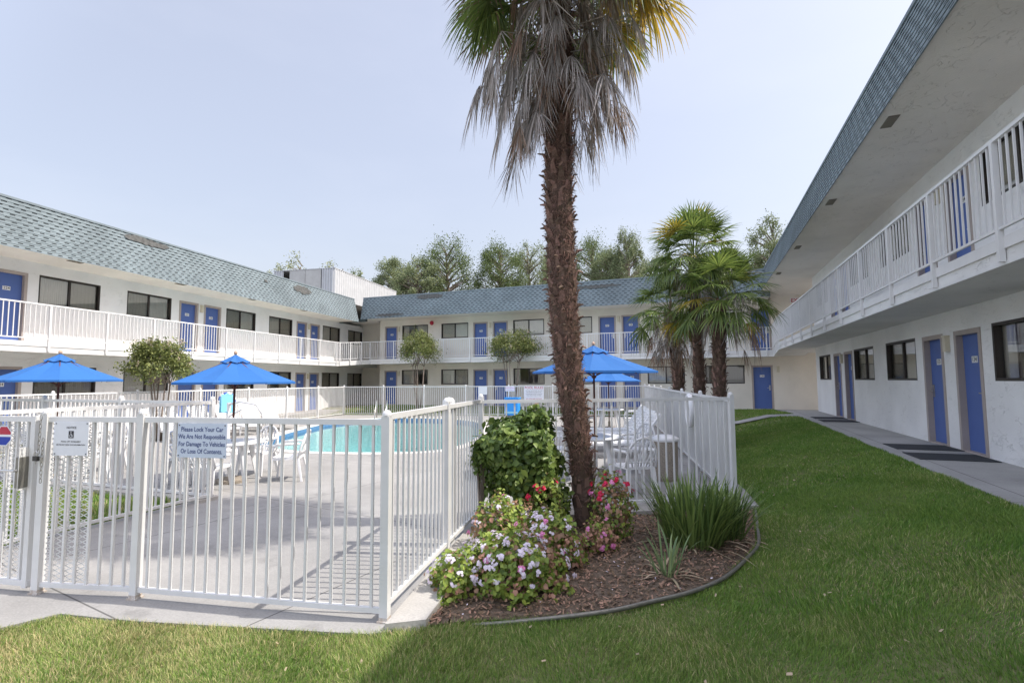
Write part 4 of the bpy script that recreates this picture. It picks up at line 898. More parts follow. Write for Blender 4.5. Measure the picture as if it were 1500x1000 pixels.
def lounger_meshes(holes):
    out = []; R_ = M['resin']
    fr = MB()
    for s in (-1, 1): fr.bar((s*.31, -.95, .31), (s*.31, .42, .31), .05, .05)
    fr.bar((-.31, -.95, .31), (.31, -.95, .31), .05, .05); fr.bar((-.31, .42, .31), (.31, .42, .31), .05, .05); out.append(('frame', fr.mesh('frame', R_)))
    st = MB(); n = 13
    for i in range(n): y = -.90+i*(1.28/n); st.box(-.285, .285, y, y+.072, .325, .345)
    out.append(('seat', st.mesh('seat', R_)))
    bk = MB(); L_ = .78; a = R(52); d = Vector((0, math.cos(a), math.sin(a))); nn = Vector((0, -math.sin(a), math.cos(a))); o = Vector((0, .40, .34))
    for s in (-1, 1): bk.bar(o+Vector((s*.30, 0, 0)), o+d*L_+Vector((s*.27, 0, 0)), .045, .045)
    m = 8
    for i in range(m):
        c = o+d*(.05+i*(L_-.02)/m); w_ = .285-.02*i/m
        if not holes: bk.bar(c+Vector((-w_, 0, 0)), c+Vector((w_, 0, 0)), .012, .066, up=nn.cross(Vector((1, 0, 0))))
        else:
            bk.bar(c+Vector((-w_, 0, 0)), c+Vector((w_, 0, 0)), .012, .055, up=nn.cross(Vector((1, 0, 0))))
            for k in range(6): x = -w_+.06+k*(2*w_-.12)/5; q = c+Vector((x+(.02 if i % 2 else -.02), 0, 0)); bk.bar(q, q+d*.10, .030, .012, up=nn)
    bk.bar(o+d*L_+Vector((-.27, 0, 0)), o+d*L_+Vector((.27, 0, 0)), .05, .05)
    out.append(('backrest', bk.mesh('backrest', R_)))
    for x in (-.28, .28):
        for y in (-.75, .25): out.append(('leg', MB().bar((x, y, .30), (x*1.08, y, 0), .06, .035, up=(0, 1, 0), w2=.045).mesh('leg', R_)))
    out.append(('brace', MB().bar((-.29, .45, .30), (-.26, .72, .70), .03, .03).bar((.29, .45, .30), (.26, .72, .70), .03, .03).mesh('brace', R_)))
    return out
_lo = {0: lounger_meshes(False), 1: lounger_meshes(True)}
def lounger(label, x, y, rz, kind):
    t = empty('sun_lounger', loc=(x, y, ZD), rz=rz, label=label, cat='sun lounger', group='white plastic sun loungers' + (' with pierced backs' if kind else ' with slatted backs'))
    for n_, m_ in _lo[kind]: link(n_, m_, t)
# heads at +Y of the local frame
for x, y, rz, lab in ((-15.25, 15.3, 80, 'slatted white lounger rightmost of the left row, farthest from the camera'), (-15.2, 14.4, 82, 'second slatted white lounger from the right in the left row'), (-15.1, 13.3, 80, 'slatted white lounger just right of the left middle umbrella pole'), (-14.9, 12.2, 82, 'slatted white lounger just left of the left middle umbrella pole'), (-14.8, 11.1, 84, 'slatted white lounger leftmost, partly behind the inner fence post')):
    lounger(lab, x, y, R(rz), 0)
for i, (x, y, rz, lab) in enumerate(((-1.95, 12.2, -64, 'pierced white lounger nearest the camera on the right deck'), (-2.15, 13.2, -66, 'second pierced white lounger from the camera on the right deck'), (-2.35, 14.2, -68, 'third pierced white lounger from the camera on the right deck'), (-2.6, 15.3, -66, 'farthest pierced white lounger on the right deck'))):
    lounger(lab, x, y, R(rz), 1)

# waste bin by the right fence
t = empty('waste_bin', loc=(-.74, 9.6, ZD), label='round tan stone-finish waste bin with a white lid by the right fence', cat='waste bin')
MB().lathe([(0, 0), (.19, 0), (.205, .05), (.215, .68), (.19, .70), (0, .70)], n=28).build('drum', M['can'], t, smooth=False)
MB().lathe([(.22, .68), (.235, .70), (.235, .74), (.15, .78), (.0, .80)], n=28).build('lid', M['resin'], t, smooth=True)
# life ring with its rope on the right fence
fdR = (C3-C2).normalized(); fnR = Vector((-fdR.y, fdR.x, 0)); 
if fnR.x > 0: fnR = -fnR
pL = C2+fdR*3.35+fnR*.08; b = MB(); ring = [(math.cos(a)*.30, 0, math.sin(a)*.30) for a in np.linspace(0, 2*math.pi, 33)]; b.tube(ring, .055, 10, cap=False)
o = b.build('life_ring', M['resin'], smooth=True); o.matrix_world = frame(pL, fdR, fnR) @ Matrix.Translation((0, 0, ZD+1.12)); tag(o, 'white life ring hung edge-on inside the right fence', 'life ring')
b = MB(); b.tube([(.05, .02, -.28), (.09, .03, -.42), (.03, .03, -.58), (-.03, .04, -.42), (-.06, .04, -.62), (-.02, .05, -.34)], .012, 6); b.build('rope', M['resin'], o, smooth=True)
# pool handrail, lift and striped ring stand
def rail_pipe(x, y, rz):
    b = MB()
    for s in (-.25, .25): b.tube([(0, s, 0), (0, s, .70), (.06, s, .83), (.18, s, .84), (.62, s, .30), (.85, s, -.2)], .021, 8)
    o = b.build('pool_handrail', M['metal'], smooth=True); o.location = (x, y, ZD); o.rotation_euler = (0, 0, rz); tag(o, 'polished metal handrail curving into the far end of the pool', 'handrail')
rail_pipe(-14.7, 21.2, R(-62))
t = empty('pool_lift', loc=(-11.15, 9.6, ZD), rz=R(-35), label='white pool lift with a light blue seat raised above the deck', cat='pool lift')
MB().box(-.3, .3, -.3, .3, 0, .08).build('base', M['resin'], t); MB().tube([(0, 0, .08), (0, 0, 1.25)], .045, 10).build('mast', M['resin'], t)
b = MB(); b.tube([(0, 0, 1.2), (.4, .2, 1.28), (.9, .5, 1.22), (1.05, .6, 1.0)], .03, 8); b.tube([(0, 0, .9), (.45, .25, 1.1)], .02, 8); b.build('arm', M['resin'], t, smooth=True)
b = MB()
for i in range(9):
    a = R(-20+i*17); b.bar((-.36+.04*math.cos(a), -.14, 1.02+.05*i), (-.36+.04*math.cos(a), .14, 1.02+.05*i), .03, .062, up=(0, 0, 1))
b.box(-.36, .04, -.14, .14, 1.0, 1.03); st = b.build('seat', M['turq'], t)
b = MB(); b.tube([(-.37, -.16, .98), (-.39, -.15, 1.36), (-.38, 0, 1.47), (-.39, .15, 1.36), (-.37, .16, .98)], .022, 8); b.build('seat_rim', M['turq'], st, smooth=True)
t = empty('ring_stand', loc=(-13.9, 11.9, ZD), rz=R(62), label='slim white stand carrying a blue and white striped life ring', cat='life ring')
MB().tube([(0, 0, 0), (0, 0, 1.35)], .025, 8).build('post', M['resin'], t)
b = MB()
for k in range(12):
    a0, a1 = 2*math.pi*k/12, 2*math.pi*(k+1)/12; b.tube([(math.cos(a)*.20, 0, 1.20+math.sin(a)*.20) for a in np.linspace(a0, a1, 4)], .05, 8, mi=k % 2)
b.build('ring', [M['resin'], M['blueink']], t, smooth=True)

# metal container on the left wing's roof
cF = frame(nL*-19.6 + Vector((0, 0, 0)), -dL, nL)
t = empty('rooftop_container', mw=frame(nL*-20.0, -dL, nL), label='white corrugated metal container standing on the left roof near the corner', cat='container')
def corr(b, p, q, z0, z1, nrm, pitch=.30, dep=.05):
    d = (q-p); Ln = d.length; d.normalize(); n = max(1, int(Ln/pitch)); st = Ln/n
    prof = [(0, 0), (.35, 0), (.5, 1), (.85, 1), (1, 0)]; pts = []
    for i in range(n):
        for a, e in prof[:-1]: pts.append(p+d*((i+a)*st)+nrm*(e*dep))
    pts.append(q)
    for a, c in zip(pts[:-1], pts[1:]): b.quad((a.x, a.y, z0), (c.x, c.y, z0), (c.x, c.y, z1), (a.x, a.y, z1))
ua, ub = -43.0, -32.8; zb0, zt0 = 5.55, 8.02
b = MB(); corr(b, Vector((ua, 0, 0)), Vector((ub, 0, 0)), zb0, zt0, Vector((0, 1, 0))); b.build('side_wall', M['steel'], t)
b = MB(); corr(b, Vector((ub, 0, 0)), Vector((ub, -1.0, 0)), zb0, zt0, Vector((1, 0, 0)), .2, .05); b.build('end_wall', M['steel'], t); b = MB(); corr(b, Vector((ub, -4.1, 0)), Vector((ub, -4.9, 0)), zb0, zt0, Vector((1, 0, 0)), .2, .05); b.build('end_wall', M['steel'], t)
for k in range(2): MB().box(ub-.05, ub+.02, -1.03-(k+1)*1.28, -1.03-k*1.28-.03, zb0, zt0).build('end_panel', M['greypanel'], t)
b = MB(); b.box(ua, ub-.06, -4.9, -.02, zt0-.06, zt0-.02).box(ua, ub+.05, -4.95, .06, zt0-.019, zt0+.02); b.build('top', M['steel'], t)
b = MB(); b.box(ua, ub-.06, -4.9, -4.85, zb0, zt0-.07).box(ua, ub-.06, -4.84, -.03, zb0+.02, zb0+.06); b.build('floor_frame', M['greypanel'], t)
for x in np.linspace(ub-.3, ua+.3, 8): MB().box(x-.12, x+.12, -.5, -.1, 4.55, zb0+.019).box(x-.12, x+.12, -4.6, -4.2, 4.55, zb0+.019).build('support', M['darkmetal'], t)

# ---------------------------------------------------------------- palms
def fan(base, direc, up, Rr, nseg, spread, hang, width, out, dead=False, jit=.12, lift=0):
    """pleated fan leaf: nseg strips of 4 spans; appended to out (verts, faces)"""
    d = direc/np.linalg.norm(direc); s = np.cross(d, up); s /= np.linalg.norm(s)+1e-9; nrm = np.cross(s, d); K = 5
    for i in range(nseg):
        a = spread*(2*(i+.5)/nseg-1) + rng.normal(0, .02 if not dead else .12); L_ = Rr*(1-.16*abs(a/spread)**2)*(rng.uniform(.9, 1.05) if not dead else rng.uniform(.5, 1.1))
        v = d*math.cos(a)+s*math.sin(a); side = s*math.cos(a)-d*math.sin(a); h = hang*rng.uniform(.7, 1.35)
        kink = rng.uniform(-jit, jit); pts = []
        for k in range(K+1):
            r = k/K; p = base + v*(L_*r*(1-min(.85, h)*.55*r)) + np.array([0, 0, -1.])*(L_*h*r**1.9*.85) + side*(kink*L_*r*r) + nrm*(lift*L_*r*(1-r) + .03*Rr*math.cos(a*2)*r)
            wd = (min(1, r/.35)*math.pi*spread/3.1416*Rr*.42/nseg*1.5 if r < .45 else width*(1-(r-.45)/.55)**.8)
            wd = min(max(wd, .0015), width*1.2); pts.append((p, wd*.5))
        b0 = len(out[0]); ridge = nrm*(width*.45)
        for k, (p, wd) in enumerate(pts):
            sd = side if not dead else side*math.cos(i*1.3)+nrm*math.sin(i*1.3)
            out[0].append(p-sd*wd+(ridge if i % 2 else 0)*(1-k/K)); out[0].append(p+sd*wd+(0 if i % 2 else ridge)*(1-k/K))
        for k in range(K): q = b0+2*k; out[1].append((q, q+1, q+3, q+2))
def stem(p, q, r, out, sag=0):
    p = np.array(p); q = np.array(q); n = 5; d = q-p; s = np.cross(d, [0, 0, 1.]); s = s/(np.linalg.norm(s)+1e-9)*r; u = np.array([0, 0, r])
    b0 = len(out[0])
    for k in range(n+1):
        t_ = k/n; c = p+d*t_+np.array([0, 0, sag*4*t_*(1-t_)]); w_ = 1-.45*t_
        for e in (s*w_, u*w_*.8, -s*w_, -u*w_*.8): out[0].append(c+e)
    for k in range(n):
        for j in range(4): out[1].append((b0+4*k+j, b0+4*k+(j+1) % 4, b0+4*k+4+(j+1) % 4, b0+4*k+4+j))
def palm_trunk(path, radii, parent, hair=4000, stubs=200, seed=1, hl=.075, sl=.135):
    r_ = random.Random(seed); n = 22; pts = [Vector(p) for p in path]; vs = []; fs = []; rows = []
    segs = 90; cum = [0]
    for a, b_ in zip(pts[:-1], pts[1:]): cum.append(cum[-1]+(b_-a).length)
    def at(s):
        s = min(s, cum[-1]-1e-6)
        for i in range(len(pts)-1):
            if s <= cum[i+1]: t_ = (s-cum[i])/(cum[i+1]-cum[i]); return pts[i].lerp(pts[i+1], t_), radii[i]+(radii[i+1]-radii[i])*t_
        return pts[-1], radii[-1]
    for i in range(segs+1):
        s = cum[-1]*i/segs; c, r0 = at(s)
        for k in range(n):
            a = 2*math.pi*k/n; q = r0*(1+.06*math.sin(3*a+i*.8)+.10*r_.random()-.05+.05*math.sin(i*1.9+a)); vs.append((c.x+q*math.cos(a), c.y+q*math.sin(a), c.z))
    for i in range(segs):
        for k in range(n): fs.append((i*n+k, i*n+(k+1) % n, (i+1)*n+(k+1) % n, (i+1)*n+k))
    tb = MB().add(vs, fs)
    hv = []; hf = []
    for i in range(hair):
        s = cum[-1]*(.10+.90*r_.random()); c, r0 = at(s); a = r_.uniform(0, 2*math.pi); o = Vector((math.cos(a), math.sin(a), 0)); tn = Vector((-o.y, o.x, 0)); L_ = hl*r_.uniform(.4, 1.3)
        p = c+o*(r0*.95); dr = (o*r_.uniform(.1, .8)+tn*r_.uniform(-1, 1)+Vector((0, 0, r_.uniform(-.9, .7)))).normalized(); wv = dr.cross(o).normalized()*r_.uniform(.0012, .004)
        m = p+dr*L_*.5+o*.01; e = p+dr*L_+Vector((0, 0, -.25*L_)); b0 = len(hv); hv += [p-wv, p+wv, m+wv*.8, m-wv*.8, e+wv*.2, e-wv*.2]; hf += [(b0, b0+1, b0+2, b0+3), (b0+3, b0+2, b0+4, b0+5)]
    if hair: link('trunk_fibre', npmesh('trunk_fibre', [tuple(v) for v in hv], hf, M['palmfibre']), parent)
    sb = tb; sb.mi = 1
    for i in range(stubs):
        s = cum[-1]*(.03+.97*(i+r_.random())/stubs); c, r0 = at(s); a = i*2.399+r_.uniform(-.3, .3); o = Vector((math.cos(a), math.sin(a), 0)); tn = Vector((-o.y, o.x, 0)); L_ = r_.uniform(.5, 1.2)*sl; w_ = r_.uniform(.25, .48)*sl
        p = c+o*(r0*.93)+Vector((0, 0, -.06)); m = c+o*(r0*1.08+.006)+Vector((0, 0, L_*.5))+tn*r_.uniform(-.02, .02); m2 = c+o*(r0*1.12+r_.uniform(.01, .035))+Vector((0, 0, L_*.85))+tn*r_.uniform(-.03, .03); e = m2+o*r_.uniform(.01, .07)+Vector((0, 0, L_*r_.uniform(-.25, .35)))+tn*r_.uniform(-.04, .04)
        sb.bar(p, m, w_*1.5, .014, up=o, w2=w_, h2=.012); sb.bar(m, m2, w_, .012, up=o, w2=w_*.6); sb.bar(m2, e, w_*.6, .010, up=o, w2=w_*.22)
    sb.build('trunk', [M['palmbark'], M['palmstub']], parent)
def palm(label, loc, path, radii, crown_c, Rr, nlive, ndead, hair, stubs, seed, group=None, yellow=0, pet=.9, skirt_h=1.5, deadR=None, nseg=30, low=-25, live_span=(-25, 75), brown=.25, sided=False):
    global rng; rng = np.random.default_rng(seed)
    t = empty('fan_palm', loc=loc, label=label, cat='palm tree', group=group); L0 = np.array(loc)
    palm_trunk([Vector(p)-Vector(loc) for p in path], radii, t, hair, stubs, seed)
    cc = np.array(crown_c)-L0; live = ([], []); yel = ([], []); dead = ([], []); brn = ([], [])
    for i in range(nlive):
        az = i*2.39996+rng.uniform(-.2, .2); f = (i+.5)/nlive; el = R(live_span[1]-(live_span[1]-live_span[0])*f+rng.uniform(-8, 8)); L_ = pet*rng.uniform(.8, 1.15)
        d = np.array([math.cos(az)*math.cos(el), math.sin(az)*math.cos(el), math.sin(el)]); st = cc+np.array([math.cos(az)*.08, math.sin(az)*.08, -.25*f]); hub = st+d*L_+np.array([0, 0, -.12*L_*math.cos(el)])
        o = yel if (rng.random() < yellow or (sided and f > .45 and math.cos(az-.35) > .80)) else live; stem(st, hub, .013, o, .05)
        if sided and f > .5 and math.cos(az-.35) < .3 and rng.random() < .45: o = brn
        fan_dir = d+np.array([0, 0, -.35]); fan(hub, fan_dir, np.array([0, 0, 1.])*.9+d*-.3*math.sin(el)+rng.normal(0, .15, 3), Rr*rng.uniform(.85, 1.1), nseg, R(105), .16+.42*f*f, .034, o, jit=.05, lift=.08)
    dR_ = deadR or Rr
    for i in range(ndead):
        az = i*2.39996+rng.uniform(-.4, .4); f = rng.random(); L_ = pet*rng.uniform(.25, 1.0)*(1 if rng.random() < .7 else .5); el = R(rng.uniform(-55, 2))
        if rng.random() < .25: el = R(rng.uniform(-25, 5))
        d = np.array([math.cos(az)*math.cos(el), math.sin(az)*math.cos(el), math.sin(el)]); st = cc+np.array([math.cos(az)*.16, math.sin(az)*.16, -.15-f*skirt_h]); hub = st+d*L_
        o = brn if rng.random() < brown else dead; stem(st, hub, .012, o, .0)
        fan(hub, d*np.array([.45, .45, .5])+np.array([0, 0, -.9])+rng.normal(0, .13, 3), np.array([math.cos(az), math.sin(az), .3]), dR_*rng.uniform(.6, 1.05), nseg, R(rng.uniform(28, 70)), rng.uniform(.45, .95), .013, o, dead=True, jit=.26)
    for nm, o, m in (('crown', live, 'palmgreen'), ('yellow_leaves', yel, 'palmyellow'), ('dead_leaves', dead, 'deadfrond'), ('brown_leaves', brn, 'browndead')):
        if o[0]: link(nm, npmesh(nm, o[0], o[1], M[m]), t)
    return t
palm('tall leaning fan palm with shaggy trunk and grey dead skirt in the flower bed', (-1.42, 6.32, ZD),
     [(-1.42, 6.32, ZD-.05), (-1.50, 6.32, -.9), (-1.60, 6.30, -.1), (-1.67, 6.28, .8), (-1.69, 6.2, 2.2), (-1.67, 6.15, 3.6), (-1.62, 6.1, 5.1)], [.142, .120, .150, .160, .158, .15, .15],
     (-1.62, 6.1, 5.25), .82, 96, 128, 24000, 340, 5, yellow=.08, pet=.92, skirt_h=1.55, deadR=.74, nseg=38, live_span=(-20, 86), brown=.30, sided=True)
palm('tallest of the three palms beyond the right fence, its bushy crown above the others', (-.25, 15.15, ZD), [(-.25, 15.15, ZD-.05), (-.22, 15.15, 0), (-.25, 15.1, 3.3)], [.17, .15, .15],
     (-.25, 15.1, 3.55), .80, 72, 30, 3000, 160, 21, 'three fan palms beyond the right fence', yellow=.12, pet=.85, skirt_h=1.1, nseg=24, live_span=(-35, 85))
palm('leftmost palm of the three beyond the right fence, mostly hanging dead brown leaves', (-.80, 15.9, ZD), [(-.80, 15.9, ZD-.05), (-.80, 15.9, 0), (-.95, 15.8, 1.9)], [.16, .15, .16],
     (-.98, 15.8, 2.15), .74, 26, 46, 3000, 160, 31, 'three fan palms beyond the right fence', yellow=.08, pet=.7, skirt_h=1.2, nseg=24, live_span=(-30, 70), brown=.65)
palm('lower right palm of the three beyond the right fence, with a bright green crown', (.28, 14.4, ZD), [(.28, 14.4, ZD-.05), (.28, 14.4, 0), (.33, 14.4, 2.0)], [.17, .15, .16],
     (.36, 14.4, 2.2), .84, 52, 20, 3000, 160, 44, 'three fan palms beyond the right fence', yellow=.05, pet=.85, skirt_h=.8, nseg=26, live_span=(-30, 80))
rng = np.random.default_rng(5)

# ---------------------------------------------------------------- leafy plants
def leaf_mesh(c, nrm_, size, aspect=.55, fold=.25):
    """folded rhombic leaves: 4 faces... returns verts, quads (two per leaf)"""
    N = len(c); a = rng.normal(0, 1, (N, 3)); d = np.cross(nrm_, a); d /= np.linalg.norm(d, axis=1, keepdims=True)+1e-9; s = np.cross(nrm_, d); size = size[:, None]
    droop = -np.array([0, 0, 1.])*size*.25
    base = c-d*size*.5; tip = c+d*size*.5+droop; l1 = c-d*size*.12-s*size*aspect*.5+nrm_*size*fold*.3; r1 = c-d*size*.12+s*size*aspect*.5+nrm_*size*fold*.3
    l2 = c+d*size*.22-s*size*aspect*.40+nrm_*size*fold*.2; r2 = c+d*size*.22+s*size*aspect*.40+nrm_*size*fold*.2; mid = c+d*size*.05
    v = np.stack([base, r1, r2, tip, l2, l1, mid], 1).reshape(-1, 3); b = (np.arange(N)*7)[:, None]
    f = np.concatenate([b+np.array([0, 1, 2, 6]), b+np.array([6, 2, 3, 3])*1, b+np.array([0, 6, 4, 5]), b+np.array([6, 3, 4, 4])], 0)
    q = np.concatenate([b+np.array([0, 1, 2, 6]), b+np.array([0, 6, 4, 5])], 0); t3 = np.concatenate([b+np.array([6, 2, 3]), b+np.array([6, 3, 4])], 0)
    tri = np.concatenate([q[:, [0, 1, 2]], q[:, [0, 2, 3]], t3], 0); return v, tri
def norm(v): return v/(np.linalg.norm(v, axis=1, keepdims=True)+1e-9)
def lumpy(N, rad, seed, lumps=26, amp=.22, shell=.35, flat=.6):
    """points through a lumpy ellipsoid, denser toward the outside, with outward normals"""
    r_ = np.random.default_rng(seed); u = norm(r_.normal(size=(N, 3))); ld = norm(r_.normal(size=(lumps, 3))); k = np.clip(u@ld.T, 0, 1)**14; rr = 1-amp+amp*2*k.max(1)*r_.uniform(.6, 1, N)
    rr *= (r_.uniform(shell, 1, N))**.45; p = u*rr[:, None]*np.array(rad); return p, u
def bush(name, label, cat, loc, rad, N, size, mt, seed, group=None, zc=None, amp=.25, aspect=.6, shell=.3, stems=14, smat='bark', extra=None):
    t = empty(name, loc=loc, label=label, cat=cat, group=group); p, u = lumpy(N, rad, seed, amp=amp, shell=shell); zc = rad[2]*.95 if zc is None else zc; p[:, 2] += zc; k = p[:, 2] > .02; p = p[k]; u = u[k]
    n_ = norm(u*.7+rng.normal(0, .55, u.shape)+np.array([0, 0, .45])); v, f = leaf_mesh(p, n_, size*rng.uniform(.6, 1.25, len(p)), aspect); link('foliage', npmesh('foliage', v, f, M[mt]), t)
    b = MB()
    for i in range(stems):
        a = random.uniform(0, 6.28); e = Vector((math.cos(a)*rad[0]*.6, math.sin(a)*rad[1]*.6, zc+random.uniform(-.3, .6)*rad[2])); b.tube([(e.x*.1, e.y*.1, 0), (e.x*.4, e.y*.4, e.z*.5), e], [.014, .010, .004], 6)
    b.build('stems', M[smat], t); return t
bush('leafy_shrub', 'dense dark green broad-leaved bush beside the palm trunk, behind the flowers', 'bush', (-2.16, 6.02, ZD), (.55, .50, .62), 6400, .088, 'leaf', 3, zc=.88, amp=.26, aspect=.68, shell=.30)
bush('leafy_shrub', 'leafy shoots of the dark green bush poking through the side fence', 'bush', (-2.62, 5.85, ZD), (.14, .16, .30), 260, .08, 'leaf', 14, zc=.85, amp=.4, aspect=.66)
bush('leafy_shrub', 'low dark leafy shrub at the foot of the palm trunk, left side', 'bush', (-1.78, 6.05, ZD), (.24, .22, .34), 900, .07, 'leaf', 9, zc=.30, amp=.2, aspect=.7)
def flowers(par, loc, rad, zc, N, mt, seed, name='flower_heads', petal=.016, head=9, hr=.026, top=.05):
    r_ = np.random.default_rng(seed); u = norm(r_.normal(size=(N*5, 3))+np.array([-.2, -.75, .7])); u = u[u[:, 2] > top][:N]; c = u*np.array(rad)*r_.uniform(.96, 1.08, (len(u), 1)); c[:, 2] += zc; c = c[c[:, 2] > .05]
    P = []; Nn = []; cnt = []
    for q, d in zip(c, u):
        k = int(r_.integers(max(3, head-4), head+4)); cnt.append(k); o = norm(r_.normal(size=(k, 3))); o = norm(o+d*.6)*hr*r_.uniform(.5, 1.1, (k, 1)); P.append(q+d*.02+o)
        Nn.append(norm(o+d*.05))
    P = np.concatenate(P); Nn = np.concatenate(Nn)
    # five-petalled florets
    vs = []; fs = []
    a = norm(np.cross(Nn, rng.normal(size=Nn.shape))); b = np.cross(Nn, a)
    for k in range(5):
        t0 = 2*math.pi*k/5; dr = a*math.cos(t0)+b*math.sin(t0); sd = -a*math.sin(t0)+b*math.cos(t0); w_ = petal*.42
        vs.append(np.stack([P, P+dr*petal*.6-sd*w_+Nn*petal*.15, P+dr*petal+Nn*petal*.1, P+dr*petal*.6+sd*w_+Nn*petal*.15], 1).reshape(-1, 3))
    if len(cnt) <= 20:
        q0 = 0
        for c_ in cnt: v = np.concatenate([x[q0*4:(q0+c_)*4] for x in vs]); link('flower_head', npmesh('flower_head', v, np.arange(len(v)).reshape(-1, 4), M[mt]), par); q0 += c_
        return
    v = np.concatenate(vs); f = np.arange(len(v)).reshape(-1, 4); link(name, npmesh(name, v, f, M[mt]), par)
def geranium(label, loc, rad, N, seed, leafm, specs, zc=.12, size=.042, group='geraniums in the flower bed'):
    t = empty('geranium_plant', loc=loc, label=label, cat='flower', group=group)
    for mi, frac in leafm:
        p, u = lumpy(int(N*frac), rad, seed+int(frac*100), amp=.30, shell=.5, lumps=34); p[:, 2] += zc; k = p[:, 2] > .01; p = p[k]; u = u[k]; n_ = norm(u*.6+rng.normal(0, .5, u.shape)+np.array([0, -.1, .5])); v, f = leaf_mesh(p, n_, size*rng.uniform(.6, 1.3, len(p)), .95, .5); link('foliage', npmesh('foliage', v, f, M[mi]), t)
    for k, (n_, mt, ps) in enumerate(specs): flowers(t, loc, rad, zc, n_, mt, seed+k*7, petal=ps)
    return t
geranium('sprawling geranium mound with pale lilac-white flowers, nearest the lawn', (-1.60, 4.30, ZD), (.46, .40, .30), 4600, 2, (('leaflight', .78), ('leafred', .22)), ((64, 'pinkwhite', .014), (3, 'pink', .016)))
geranium('pale-flowered geranium climbing up toward the palm foot', (-1.52, 4.95, ZD), (.36, .40, .34), 3400, 17, (('leaflight', .62), ('leafred', .38)), ((46, 'pinkwhite', .014), (5, 'pink', .017)))
geranium('yellow-green geranium with rusty leaves below the leafy bush, few flowers', (-2.02, 5.12, ZD), (.34, .42, .42), 3400, 29, (('leaflight', .72), ('leafred', .28)), ((7, 'pinkwhite', .014), (3, 'pink', .016)))
geranium('low pale-flowered geranium at the left tip of the flower bed', (-2.02, 4.12, ZD), (.24, .36, .24), 1800, 37, (('leaflight', .9), ('leafred', .1)), ((14, 'pinkwhite', .014),), zc=.08)
geranium('geranium with bright red and pink flowers right of the palm trunk', (-1.06, 5.98, ZD), (.24, .26, .46), 1500, 43, (('leaflight', .35), ('myrtle', .25), ('leafred', .40)), ((9, 'redpetal', .021), (5, 'pink', .019)), zc=.28)
geranium('small red-flowered geranium between the leafy bush and the palm trunk', (-1.78, 5.72, ZD), (.24, .22, .40), 1200, 53, (('leaflight', .6), ('myrtle', .2), ('leafred', .2)), ((5, 'redpetal', .022),), zc=.26)
geranium('rusty low geranium at the right foot of the palm with a few pink flowers', (-1.12, 5.50, ZD), (.19, .22, .22), 900, 61, (('leafred', .75), ('leaflight', .25)), ((6, 'pink', .017),), zc=.08)

def straps(name, label, cat, loc, n, L_, w_, spread, lean, mt, seed, dry=0, rad=.2, group=None, K=7):
    r_ = np.random.default_rng(seed); t = empty(name, loc=loc, label=label, cat=cat, group=group); sets = {mt: ([], []), 'drystrap': ([], [])}
    for i in range(n):
        isd = i < dry; o = sets['drystrap' if isd else mt]; a = r_.uniform(0, 2*np.pi); rr = rad*math.sqrt(r_.random()); b = np.array([rr*math.cos(a), rr*math.sin(a)*.8, 0]); az = a+r_.normal(0, .5); el = R(90-abs(r_.normal(0, spread))-rr/rad*lean) if not isd else R(r_.uniform(2, 40)); L1 = L_*r_.uniform(.65, 1.12)*(.6 if isd else 1)
        d = np.array([math.cos(az)*math.cos(el), math.sin(az)*math.cos(el), math.sin(el)]); s = np.array([-math.sin(az), math.cos(az), 0])*math.cos(r_.uniform(-.8, .8)); bend = r_.uniform(.03, .30) if not isd else r_.uniform(.2, .5); b0 = len(o[0])
        for k in range(K+1):
            q = k/K; p = b+d*L1*q+np.array([math.cos(az)*.5, math.sin(az)*.5, -1])*L1*bend*q**2.6; p[2] = max(p[2], .012); w1 = w_*(.75+.5*q)*(1-q**5)**.9 if q < 1 else .0008; o[0].append(p-s*w1/2); o[0].append(p+s*w1/2)
        for k in range(K): q = b0+2*k; o[1].append((q, q+1, q+3, q+2))
    for m_, o in sets.items():
        if o[0]: link('leaves' if m_ != 'drystrap' else 'dry_leaves', npmesh('leaves', o[0], o[1], M[m_]), t)
    return t
straps('strap_leaf_plant', 'large clump of dark green strap leaves in front of the fence corner', 'plant', (-.20, 6.0, ZD), 430, .79, .020, 12, 13, 'strap', 3, dry=24, rad=.30)
straps('strap_leaf_plant', 'right-hand half of the strap-leaf clump, against the fence corner post', 'plant', (.13, 6.35, ZD), 190, .72, .019, 11, 11, 'strap', 4, dry=8, rad=.19)
straps('iris_plant', 'small pale green iris fan in front of the strap-leaf clump', 'plant', (-.40, 4.98, ZD), 44, .50, .022, 12, 14, 'strappale', 8, dry=18, rad=.09)

